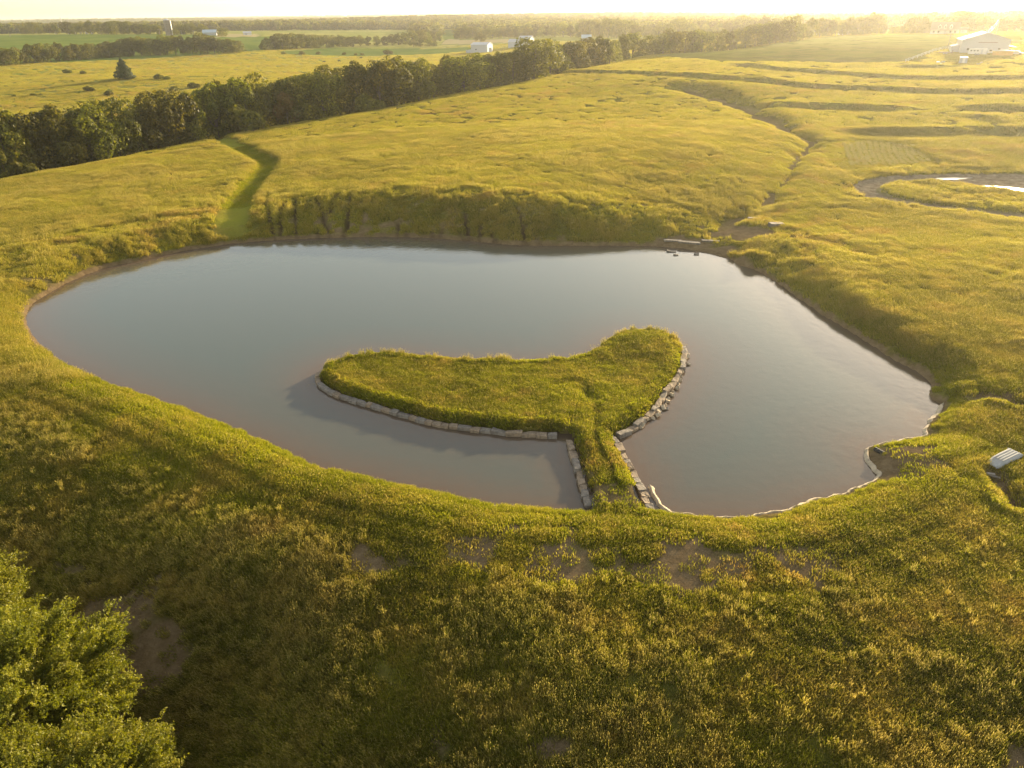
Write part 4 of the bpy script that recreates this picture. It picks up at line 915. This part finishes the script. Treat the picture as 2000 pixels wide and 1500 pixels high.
# upturned jon boat
pb, ps = hit(1934, 912), hit(1982, 888)
Lb_ = 3.7; c = (pb + ps) / 2; ang = math.atan2(ps[1] - pb[1], ps[0] - pb[0])
boat = empty('jon_boat', (c[0], c[1], float(Hg(c[0], c[1])) + .02), ang, 'upturned pale grey jon boat lying on the grass at the right', 'boat'); boat.scale = (.90, .90, .74)
def hull(bm):
    st = [(-1.85, .42, .30, .10, .62), (-1.45, .62, .40, .0, .60), (-.9, .70, .50, .42, .58), (-.4, .74, .55, .50, .56), (.6, .76, .58, .52, .56), (1.8, .74, .58, .50, .56)]
    rows = []
    for x, wg, wb, zb_, _ in st:
        zt_ = {-1.85: .17, -1.45: .36, -.9: .50}.get(x, .54)
        wb = {-1.85: .38, -1.45: .46}.get(x, wb)
        rows.append([bm.verts.new(p) for p in [(x, -wg, .02 if x > -1.8 else .08), (x, -(wg * .5 + wb * .5) - .02, zt_ * .55), (x, -wb, zt_ * .93), (x, -wb + .06, zt_), (x, 0, zt_ + .01), (x, wb - .06, zt_), (x, wb, zt_ * .93), (x, (wg * .5 + wb * .5) + .02, zt_ * .55), (x, wg, .02 if x > -1.8 else .08)]])
    for a, b_ in zip(rows[:-1], rows[1:]):
        for i in range(8): bm.faces.new([a[i], a[i + 1], b_[i + 1], b_[i]])
    bm.faces.new(rows[0]); bm.faces.new(rows[-1][::-1])
bm_obj('hull', hull, M_BOAT, boat)
for k in range(4):
    y_ = -.39 + k * .26
    bm_obj('strake', lambda bm: prism(bm, [(y_ - .045, .535), (y_ + .045, .535), (y_ + .030, .61), (y_ - .030, .61)], -.95, 1.78, 'x'), M_BOAT, boat)
def rail(bm):
    for s in (-1, 1):
        for a, b_ in zip([(-1.85,.42),(-1.45,.62),(-.9,.70),(-.4,.74),(.6,.76)], [(-1.45,.62),(-.9,.70),(-.4,.74),(.6,.76),(1.8,.74)]):
            v = [bm.verts.new((p[0], s * (p[1] + o_), z_)) for p in (a, b_) for o_, z_ in ((.01, .0), (.05, .0), (.05, .06), (.01, .06))]
            for i in range(4): bm.faces.new([v[i], v[(i + 1) % 4], v[4 + (i + 1) % 4], v[4 + i]])
bm_obj('gunwale', rail, M_BOAT, boat)
bm_obj('transom', lambda bm: box(bm, 1.80, 1.84, -.70, .70, .03, .52), M_BOAT, boat)
for i, (px, py, l, rz) in enumerate([(1922,926,1.5,-.35),(1936,932,1.2,-.55)]):
    p = hit(px, py); o = bm_obj('weathered_plank', lambda bm: box(bm, -l / 2, l / 2, -.12, .12, 0, .06), M_WOOD, None, (p[0], p[1], p[2] + .12), rz)
    tag(o, ['pale weathered plank in the grass left of the boat, upper one', 'pale weathered plank in the grass below the boat, nearer the pit'][i], 'plank', 'planks beside the pit')
# pipe end on the little spit, flat rocks in the water, slabs at the inlet
p = hit(1718, 884); o = empty('drain_pipe', (p[0], p[1], p[2] + .10), .5, 'short open drain pipe end on the bare clay spit', 'pipe')
def ringpipe(bm):
    k = 16
    for r_a, r_b, sgn in ((.20, .20, 1), (.16, .16, -1)):
        A = [bm.verts.new((r_a * math.cos(2 * math.pi * j / k), -.35, r_a * math.sin(2 * math.pi * j / k))) for j in range(k)]; B = [bm.verts.new((v.co.x, .5, v.co.z)) for v in A]
        for j in range(k): bm.faces.new([A[j], A[(j + 1) % k], B[(j + 1) % k], B[j]])
bm_obj('pipe_wall', ringpipe, M_TYRE, o, smooth=True)
bm_obj('rim', lambda bm: [bm.faces.new([bm.verts.new((r_ * math.cos(t_), -.352, r_ * math.sin(t_))) for r_, t_ in ((.16, a), (.21, a), (.21, a + .393), (.16, a + .393))]) for a in [k * .3927 for k in range(16)]], M_CLAY, o)
for i, (px, py, s, lb) in enumerate([(1311,491,1.5,'flat dark rock breaking the water by the inlet, largest of three'),(1320,498,.8,'narrow rock in the water below the largest inlet rock'),(1360,497,.8,'small rock in the water right of the largest inlet rock'),(1297,798,.9,'flat rock beside the little mud bar at the island right wall')]):
    p = at(px, py, .05); o = link('flat_rock', block_mesh(s, s * .45, .3, 60 + i, M_STONE2), None, (p[0], p[1], .02)); o.rotation_euler = (.1, .08, -.3); tag(o, lb, 'rock', 'rocks breaking the water' )
for i, (px, py, l, rz, lb) in enumerate([(1314,471,3.0,-.05,'pale concrete slab edge above the inlet, left of three'),(1346,475,3.6,-.35,'pale concrete slab edge above the inlet, middle one'),(1388,472,3.0,-.10,'pale concrete slab edge above the inlet, right of three'),(1474,428,2.4,-.1,'pale slab on the grass above the bare inlet soil'),(1516,441,2.6,.2,'rough grey boulder at the right side of the bare inlet soil')]):
    p = hit(px, py); o = link('concrete_slab' if i < 4 else 'boulder', block_mesh(l, .8 if i < 4 else 1.2, .3 if i < 4 else .8, 80 + i, M_STONE2), None, (p[0], p[1], p[2] + .12)); o.rotation_euler = (.03, .02, rz); tag(o, lb, 'slab' if i < 4 else 'boulder', 'slabs around the inlet' if i < 4 else None)

# ------------------------------------------------------------------ buildings
def gable(name, label, px0, px1, base, eave_m, rise, depth, wallm, roofm, cat='building', rz_extra=0.0, front='eave', doors=(), wins=(), group=None, over=.4, wmul=1.0):
    """front='eave': long side to the viewer; 'gable': gable end to the viewer. doors/wins: (u0,u1,z0,z1) on the front in metres from the left"""
    p = hit((px0 + px1) / 2, base); zc = proj(p)[2]; W_ = (px1 - px0) / F_PX * zc * wmul
    o = empty(name, (p[0], p[1], float(Hg(p[0], p[1])) - .1), face_cam(p) + rz_extra, label, cat, group); hw = W_ / 2
    if front == 'gable':
        bm_obj('wall', lambda bm: prism(bm, [(-hw, 0), (hw, 0), (hw, eave_m), (0, eave_m + rise), (-hw, eave_m)], 0, depth), wallm, o)
        for s in (-1, 1):
            e = over / hw * rise
            bm_obj('roof', lambda bm: prism(bm, [(0, eave_m + rise + .05), (s * (hw + over), eave_m - e + .05), (s * (hw + over), eave_m - e + .25), (0, eave_m + rise + .28)], -over, depth + over), roofm, o)
    else:
        bm_obj('wall', lambda bm: prism(bm, [(0, 0), (depth, 0), (depth, eave_m), (depth / 2, eave_m + rise), (0, eave_m)], -hw, hw, 'x'), wallm, o)
        for s in (0, 1):
            hd = depth / 2; e = over / hd * rise; ye = -over if s == 0 else depth + over
            bm_obj('roof', lambda bm: prism(bm, [(hd, eave_m + rise + .05), (ye, eave_m - e + .05), (ye, eave_m - e + .25), (hd, eave_m + rise + .28)], -hw - over, hw + over, 'x'), roofm, o)
    for (u0_, u1_, z0, z1) in doors:
        bm_obj('door', lambda bm: box(bm, -hw + u0_, -hw + u1_, -.08, .05, z0, z1), M_METAL, o)
    for (u0_, u1_, z0, z1) in wins:
        wf = bm_obj('window', lambda bm: box(bm, -hw + u0_, -hw + u1_, -.06, .05, z0, z1), M_GLASS, o)
        bm_obj('sill', lambda bm: box(bm, -hw + u0_ - .1, -hw + u1_ + .1, -.16, -.061, z0 - .12, z0), M_WHITE, wf)
    return o, hw, p, zc
# metal barn
ob, hw, pbarn, zc = gable('metal_barn', 'large pale metal barn with its gable end facing the pond', 1880, 1961, 104, 5.2, 2.9, 24, M_METAL, M_METAL, 'barn', .12, 'gable', doors=[(6.6, 10.6, .1, 4.2), (11.6, 12.7, .1, 2.3)], wins=[(2.4, 3.3, 1.2, 2.1), (14.2, 15.1, 1.2, 2.1)])
bm_obj('door_track', lambda bm: box(bm, -hw + 6.2, -hw + 13.4, -.22, -.085, 4.3, 4.5), M_RUSTY, ob)
bm_obj('lean_to', lambda bm: prism(bm, [(-hw - 3.2, 0), (-hw - .01, 0), (-hw - .01, 3.3), (-hw - 3.2, 2.7)], 6, 16), M_METAL, ob)
bm_obj('roof_vent', lambda bm: cyl(bm, (0, 5, 8.1), .5, .5, 1.0), M_WHITE, ob)
bm_obj('side_canopy', lambda bm: prism(bm, [(hw + .02, 2.8), (hw + 3.5, 2.3), (hw + 3.5, 2.4), (hw + .02, 2.95)], 4, 20), M_WHITE, ob)
# farmhouse with three dormers
ofh, hwf, pf, zf = gable('farmhouse', 'white farmhouse with a grey roof and three dormers in the haze', 1819, 1868, 67, 3.0, 4.2, 10, M_WHITE, M_ROOF, 'house', 0, 'eave', doors=[(8.2, 9.2, .1, 2.3)], wins=[(1.5, 2.6, 1, 2.3), (4.4, 5.5, 1, 2.3), (11.5, 12.6, 1, 2.3), (14.3, 15.4, 1, 2.3)])
for k in (-1, 0, 1):
    dm = bm_obj('dormer', lambda bm: prism(bm, [(k * 3.4 - .9, 3.6), (k * 3.4 + .9, 3.6), (k * 3.4 + .9, 5.2), (k * 3.4, 6.2), (k * 3.4 - .9, 5.2)], .55, 4.0), M_WHITE, ofh)
    bm_obj('window_pane', lambda bm: box(bm, k * 3.4 - .45, k * 3.4 + .45, .50, .56, 4.0, 5.1), M_GLASS, dm)
bm_obj('porch_rail', lambda bm: [box(bm, -hwf, hwf, -2.4, -2.32, .9, 1.0)] + [box(bm, -hwf + i * 2 * hwf / 8 - .06, -hwf + i * 2 * hwf / 8 + .06, -2.42, -2.3, 0, 2.7) for i in range(9)], M_WHITE, ofh)
bm_obj('porch_roof', lambda bm: prism(bm, [(-2.6, 2.72), (-.45, 2.95), (-.45, 3.05), (-2.6, 2.84)], -hwf, hwf, 'x'), M_ROOF, ofh)
gable('cottage', 'tiny white gabled cottage right of the dormered farmhouse', 1866, 1871, 66, 2.8, 3.2, 5, M_WHITE, M_WHITE, 'house', 0, 'gable', wins=[(.6, 1.2, 1, 1.9)])
gable('garage', 'low white garage behind the utility pole right of the farmhouse', 1875, 1887, 66, 2.6, 1.2, 6, M_WHITE, M_ROOF, 'garage', 0, 'eave', doors=[(1, 3, .1, 2.1)])
gable('cottage', 'white house half hidden behind crest trees, left one', 1578, 1595, 70, 2.8, 1.8, 8, M_WHITE, M_METAL, 'house', .1, 'eave', wins=[(1.5, 2.4, 1, 2)])
gable('cottage', 'white house half hidden behind crest trees, right one', 1638, 1656, 69, 2.8, 2.4, 8, M_WHITE, M_METAL, 'house', .1, 'gable', wins=[(1.5, 2.4, 1, 2)])
# sheds left of centre
o, hw2, p2, z2 = gable('pole_barn', 'pale blue grey barn partly hidden by the creek trees', 919, 953, 103, 6.0, 1.6, 14, M_METAL, M_METAL, 'barn', -.35, 'eave', doors=[(16, 18.5, .1, 4)], wins=[(4, 5, 2, 3)])
bm_obj('lean_to', lambda bm: prism(bm, [(-hw2 - 5, 0), (-hw2 - .01, 0), (-hw2 - .01, 2.6), (-hw2 - 5, 2.0)], 1, 9), M_METAL, o)
gable('pole_barn', 'white barn with a tall gable behind the creek trees', 1012, 1036, 92, 6.6, 2.2, 12, M_METAL, M_METAL, 'barn', -.3, 'eave', doors=[(5, 8, .1, 4)])
gable('pole_barn', 'low white shed joined left of the tall gabled barn', 992, 1013, 93, 4.5, 2.2, 10, M_METAL, M_METAL, 'shed', -.3, 'eave', doors=[(3, 6, .1, 3)])
gable('pole_barn', 'light blue roofed shed seen between two creek trees', 1136, 1154, 84, 4.2, 2.4, 12, M_METAL, M_BLUE, 'shed', 0, 'eave', doors=[(3, 6, .1, 3)])
gable('machine_shed', 'long pale blue roofed shed right of the silo', 397, 422, 69, 2.8, 2.6, 16, M_METAL, M_BLUE, 'shed', -.1, 'eave', doors=[(4, 9, .1, 2.4)])
gable('machine_shed', 'small white shed on the far stubble right of the round tree', 476, 491, 68.5, 2.4, 1.2, 9, M_WHITE, M_METAL, 'shed', 0, 'eave', doors=[(2, 4, .1, 2)])
gable('cottage', 'small white gabled house right of the silo', 354, 362, 67, 3.0, 2.2, 7, M_WHITE, M_ROOF, 'house', 0, 'gable', wins=[(1, 2, 1, 2)])
for i, (px, w_) in enumerate([(109,3),(136,5),(147,4),(158,4),(170,5),(181,4)]):
    gable('cottage', f'tiny pale roadside house, {ordn(i)} from the left under the farmstead trees', px - w_ / 2, px + w_ / 2, 66.5, 2.0, 1.2, 5, M_WHITE, M_METAL, 'house', 0, 'eave', group='roadside houses under the farmstead trees', wins=[(.6, 1.2, .8, 1.5)])
# silo
p = hit(331, 69); so_ = empty('silo', tuple(p - [0, 0, .2]), 0, 'tall dark stave silo rising from the farmstead trees', 'silo'); lo, hi = 5, 40
while hi - lo > .1:
    mid = (lo + hi) / 2
    if proj(p + [0, 0, mid])[1] > 39: lo = mid
    else: hi = mid
bm_obj('barrel', lambda bm: cyl(bm, (0, 0, 0), 3.4, 3.4, lo, 24), M_SILO, so_, smooth=False)
for k in range(6): bm_obj('hoop', lambda bm: cyl(bm, (0, 0, lo * (k + .7) / 6.6), 3.46, 3.46, .10, 24), M_RUSTY, so_)
bm_obj('cap', lambda bm: cyl(bm, (0, 0, lo + .01), 3.4, .4, 1.5, 24), M_GALV, so_)
bm_obj('chute', lambda bm: box(bm, 3.3, 4.1, -.5, .5, 0, lo), M_GALV, so_)
# utility poles
def upole(px, base, top, label, group, arms=1.3):
    p = hit(px, base); lo, hi = 3, 40
    for _ in range(20):
        mid = (lo + hi) / 2
        if proj(p + [0, 0, mid])[1] > top: lo = mid
        else: hi = mid
    o = empty('utility_pole', tuple(p), face_cam(p), label, 'utility pole', group)
    th_ = max(.16, proj(p)[2] * .00032)
    bm_obj('post', lambda bm: cyl(bm, (0, 0, -.5), th_, th_ * .65, lo + .5, 8), M_WOOD, o)
    bm_obj('crossarm', lambda bm: box(bm, -arms, arms, th_ + .01, th_ + .15, lo - 1.0, lo - .82), M_WOOD, o)
    for s in (-1, 0, 1): bm_obj('insulator', lambda bm: cyl(bm, (s * arms * .9, th_ + .08, lo - .81), .07, .05, .22, 6), M_GALV, o)
    return p, lo
lp = [(14,66,56),(72,66,53),(115,65.5,52),(157,66,54),(193,66,53),(253,67,53.5),(313,69,56),(380,72,59)]
for i, (a, b, t) in enumerate(lp): upole(a, b, t, f'pale utility pole, {ordn(i)} from the left along the farmstead road', 'utility poles along the farmstead road')
upole(969, 75, 57, 'utility pole in front of the round tree row', None); upole(20, 72, 66, 'short utility pole at the far left field edge', None)
pA, hA = upole(1850, 97, 65, 'leaning utility pole at the left end of the white fence', 'poles at the metal barn', 1.6)
pB, hB = upole(1881, 104, 62, 'utility pole beside the left corner of the metal barn', 'poles at the metal barn', 1.6)
# overhead wires toward the far right
def wire(a, b, sag, label):
    t = np.linspace(0, 1, 14)[:, None]; P = np.array(a) * (1 - t) + np.array(b) * t; P[:, 2] -= (4 * sag * t * (1 - t)).ravel()
    V, Fc = tube(P, [.035] * 14, 5); tag(link('overhead_wire', np_mesh('overhead_wire', V, Fc, [M_WIRE], True)), label, 'wire', 'wires at the metal barn')
pC = hit(1944, 71); hC = 9.5
wire(pA + [0, 0, hA - .4], pB + [0, 0, hB - .4], 1.6, 'sunlit wire between the two poles at the metal barn, upper'); wire(pA + [0, 0, hA - 3], pB + [0, 0, hB - 2.4], 1.8, 'sunlit wire between the two poles at the metal barn, lower')
wire(pB + [0, 0, hB - .4], pC + [0, 0, hC], 4, 'sunlit wire running behind the metal barn, upper'); wire(pB + [0, 0, hB - 2.0], pC + [0, 0, hC - 1.6], 4, 'sunlit wire running behind the metal barn, lower')
upole(1944, 71, proj(pC + [0, 0, hC + .6])[1], 'far utility pole behind the metal barn', None)
# pale fence leading to the barn
fl = catmull([hit(a, b) for a, b in [(1768,122),(1800,110),(1828,100),(1852,95),(1874,91)]], 8, False)
fo = empty('rail_fence', tuple(fl[0]), 0, 'pale rail fence curving from the field to the metal barn', 'fence')
def frails(bm):
    for a, b_ in zip(fl[:-1], fl[1:]):
        a = a - fl[0]; b_ = b_ - fl[0]
        for zz in (.5, 1.0):
            v = [bm.verts.new((q[0], q[1] + o_, q[2] + zz + h_)) for q in (a, b_) for o_, h_ in ((-.05, 0), (.05, 0), (.05, .18), (-.05, .18))]
            for i in range(4): bm.faces.new([v[i], v[(i + 1) % 4], v[4 + (i + 1) % 4], v[4 + i]])
bm_obj('rails', frails, M_WHITE, fo)
for q in fl[::2]: bm_obj('fence_post', lambda bm: box(bm, q[0] - fl[0][0] - .09, q[0] - fl[0][0] + .09, q[1] - fl[0][1] - .09, q[1] - fl[0][1] + .09, q[2] - fl[0][2] - .3, q[2] - fl[0][2] + 1.35), M_WHITE, fo)
# vehicles and yard things by the barn
def wheels(o, xs, y0, r=.4):
    for x_ in xs:
        for s in (0, 1):
            wv = bm_obj('wheel', lambda bm: cyl(bm, (x_, y0[s], r), r, r, .22, 14, 'y'), M_TYRE, o)
            bm_obj('rim', lambda bm: cyl(bm, (x_, y0[s], r), r * .5, r * .5, .26, 10, 'y'), M_GALV, wv)
def yard(name, px, base, label, cat, rz=0.0):
    p = hit(px, base); return empty(name, tuple(p), face_cam(p) + rz, label, cat), p
o, p = yard('camper_trailer', 1908, 108, 'white camper trailer parked before the metal barn gable', 'trailer', -.1)
bm_obj('body', lambda bm: prism(bm, [(-3.4, .5), (3.4, .5), (3.5, 1.6), (3.2, 2.7), (-3.2, 2.7), (-3.5, 1.6)], -1.1, 1.1), M_WHITE, o, bevel=.03)
for x_ in (-2.4, -1.2, 0): bm_obj('window', lambda bm: box(bm, x_ - .35, x_ + .35, -1.16, -1.11, 1.6, 2.15), M_GLASS, o)
bm_obj('door', lambda bm: box(bm, 1.3, 1.95, -1.15, -1.11, .6, 2.3), M_METAL, o); wheels(o, (-.5, .5), (-1.0, 1.0), .38); bm_obj('drawbar', lambda bm: box(bm, 3.5, 4.6, -.08, .08, .45, .55), M_RUSTY, o)
def vehicle(o, paint, L_=4.6, h=1.5, bed=False):
    hl_ = L_ / 2
    prof = [(-hl_, .35), (hl_, .35), (hl_, .85), (hl_ * .55, .95), (hl_ * .28, h), (-hl_ * (.05 if bed else .6), h), (-hl_ * (.15 if bed else .85), .98), (-hl_, .92)]
    bm_obj('body', lambda bm: prism(bm, prof, -.88, .88), paint, o, bevel=.04)
    bm_obj('window', lambda bm: prism(bm, [(hl_ * .46, 1.0), (hl_ * .26, h - .08), (-hl_ * (.04 if bed else .56), h - .08), (-hl_ * (.08 if bed else .7), 1.0)], -.90, .90), M_GLASS, o)
    wheels(o, (-hl_ * .62, hl_ * .62), (-.82, .82), .34)
    for s in (-1, 1): bm_obj('headlight', lambda bm: box(bm, hl_ + .01, hl_ + .05, s * .65 - .14, s * .65 + .14, .62, .78), M_WHITE, o)
o, p = yard('pickup_truck', 1930, 105, 'small white pickup between the camper and the orange container', 'truck', .3); vehicle(o, M_WHITE, 5.2, 1.75, True)
o, p = yard('parked_car', 1985, 107, 'white car parked at the right of the orange container', 'car', -.2); vehicle(o, M_WHITE)
o, p = yard('parked_car', 1968, 103, 'white car behind the right end of the orange container', 'car', .2); vehicle(o, M_WHITE, 4.4, 1.6)
o, p = yard('dump_container', 1957, 110, 'long orange container with a white tarp before the barn', 'container', -.03)
bm_obj('body', lambda bm: prism(bm, [(-3.6, .35), (3.6, .35), (3.8, 2.0), (-3.8, 2.0)], -1.2, 1.2), M_ORANGE, o, bevel=.03)
for k in range(7): bm_obj('rib', lambda bm: box(bm, -3.2 + k * 1.05, -3.1 + k * 1.05, -1.27, -1.21, .4, 1.95), M_ORANGE, o)
bm_obj('tarp', lambda bm: prism(bm, [(-3.9, 2.02), (3.9, 2.02), (3.6, 2.35), (-3.6, 2.35)], -1.3, 1.3), M_WHITE, o, bevel=.04)
o, p = yard('equipment_trailer', 1846, 106, 'dark flatbed trailer loaded with timber left of the camper', 'trailer', -.15)
bm_obj('deck', lambda bm: box(bm, -2.8, 2.8, -1, 1, .6, .75), M_RUSTY, o); wheels(o, (-.5, .5), (-1.1, 1.1), .36)
for k in range(4): bm_obj('timber', lambda bm: box(bm, -2.5 + k * .1, 1.8 + k * .25, -.8 + k * .42, -.5 + k * .42, .76, 1.0), M_WOOD, o)
bm_obj('headboard', lambda bm: box(bm, 2.6, 2.7, -1, 1, .76, 1.7), M_RUSTY, o); bm_obj('drawbar', lambda bm: box(bm, -4.0, -2.8, -.08, .08, .5, .6), M_RUSTY, o)
o, p = yard('tool_shed', 1880, 124, 'small white box shed standing apart before the barn yard', 'shed', .15)
bm_obj('wall', lambda bm: box(bm, -1.3, 1.3, -1, 1.2, 0, 2.1), M_METAL, o); bm_obj('roof', lambda bm: prism(bm, [(-1.15, 2.11), (1.35, 2.45), (1.35, 2.53), (-1.15, 2.19)], -1.45, 1.45, 'x'), M_METAL, o); bm_obj('door', lambda bm: box(bm, -.45, .45, -1.06, -1.01, .1, 1.9), M_WHITE, o)
for i, (px, py) in enumerate([(1832,123),(1838,125),(1842,122),(1910,126),(1916,124)]):
    p = hit(px, py); o = link('scrap_piece', block_mesh(1.2, .8, .5, 500 + i, M_GALV if i < 3 else M_WOOD), None, tuple(p + [0, 0, .25])); o.rotation_euler = (.2, .1, i); tag(o, ['pale scrap piece lying below the trailer, left of three', 'pale scrap piece lying below the trailer, middle lowest', 'pale scrap piece lying below the trailer, right of three', 'wooden scrap lying right of the box shed, left one', 'wooden scrap lying right of the box shed, right one'][i], 'scrap', 'scrap in the barn yard')
# cattle in the pasture behind the creek
def cow(px, py, label, rz):
    p = hit(px, py); o = empty('cow', tuple(p), rz, label, 'cow', 'black cattle in the far pasture')
    me = bpy.data.meshes.new('body'); V = [(0,0,1.05),(-.75,0,1.1),(.65,0,1.12),(1.15,0,1.2),(1.5,0,1.0),(1.72,0,.85),(-.95,0,1.05),(-1.05,0,.55),(-.75,.22,.55),(-.72,.22,.28),(-.75,.22,.02),(-.75,-.22,.55),(-.82,-.22,.28),(-.85,-.22,.02),(.6,.22,.55),(.6,.22,.28),(.6,.22,.02),(.6,-.22,.55),(.68,-.22,.28),(.68,-.22,.02)]
    E = [(0,1),(0,2),(2,3),(3,4),(4,5),(1,6),(6,7),(1,8),(8,9),(9,10),(1,11),(11,12),(12,13),(2,14),(14,15),(15,16),(2,17),(17,18),(18,19)]
    R = [.40,.36,.36,.22,.17,.11,.08,.03,.14,.08,.07,.14,.08,.07,.13,.08,.07,.13,.08,.07]
    me.from_pydata(V, E, []); me.materials.append(M_COW); b_ = link('body', me, o); md = b_.modifiers.new('skin', 'SKIN'); sv = me.skin_vertices[0].data if me.skin_vertices else None
    if sv is None:
        bm = bmesh.new(); bm.from_mesh(me); bm.verts.layers.skin.verify(); bm.to_mesh(me); bm.free(); sv = me.skin_vertices[0].data
    for i, r_ in enumerate(R): sv[i].radius = (r_, r_); sv[i].use_root = (i == 0)
    s2 = b_.modifiers.new('sub', 'SUBSURF'); s2.levels = 1; s2.render_levels = 1
cow(633, 123, 'black cow grazing behind the creek line, leftmost of three', .2); cow(663, 121, 'black cow grazing behind the creek line, middle of three', 2.9); cow(705, 115, 'black cow grazing behind the creek line, rightmost of three', .5)
# distant water tower and masts
def mast(px, base, top, label):
    p = hit(px, base); h_ = 5
    while proj(p + [0, 0, h_])[1] > top and h_ < 70: h_ += .5
    o = empty('radio_mast', tuple(p), 0, label, 'mast'); r_ = max(.3, proj(p)[2] * .00018)
    bm_obj('lattice', lambda bm: cyl(bm, (0, 0, 0), r_, r_ * .6, h_, 4), M_GALV, o); bm_obj('beacon', lambda bm: cyl(bm, (0, 0, h_), r_, r_, 1, 6), M_GALV, o)
mast(136, 52, 22, 'thin radio mast on the left horizon'); 
p = hit(123, 54); h_ = 5
while proj(p + [0, 0, h_])[1] > 34 and h_ < 45: h_ += .5
o = empty('water_tower', tuple(p), 0, 'distant grey water tower on the left horizon', 'water tower'); s_ = proj(p)[2] / F_PX
bm_obj('tank', lambda bm: cyl(bm, (0, 0, h_ - 3.5 * s_), 1.5 * s_, 1.5 * s_, 3.2 * s_, 14), M_GALV, o)
for k in range(4): bm_obj('leg', lambda bm: cyl(bm, (1.1 * s_ * math.cos(k * 1.57), 1.1 * s_ * math.sin(k * 1.57), 0), .18 * s_, .18 * s_, h_ - 3.5 * s_, 6), M_GALV, o)
# ------------------------------------------------------------------ haze
me = bpy.data.meshes.new('haze'); bm = bmesh.new(); bmesh.ops.create_cube(bm, size=1.0); bm.to_mesh(me); bm.free()
hz = link('haze', me); hz.scale = (24000, 14500, 0); zb = float(GZ.min()) - 1.0; zt = 76.0
hz.scale[2] = zt - zb; hz.location = (0, 6800, (zt + zb) / 2)
m_, t = mat('haze'); pv = t.nodes.new('ShaderNodeVolumePrincipled'); pv.inputs['Color'].default_value = (1.0, .96, .86, 1)
pv.inputs['Density'].default_value = 1.3e-4; pv.inputs['Anisotropy'].default_value = .67
o_ = t.nodes.new('ShaderNodeOutputMaterial'); t.links.new(pv.outputs[0], o_.inputs['Volume']); me.materials.append(m_)
tag(hz, 'warm evening haze over the fields', 'haze', kind='stuff')
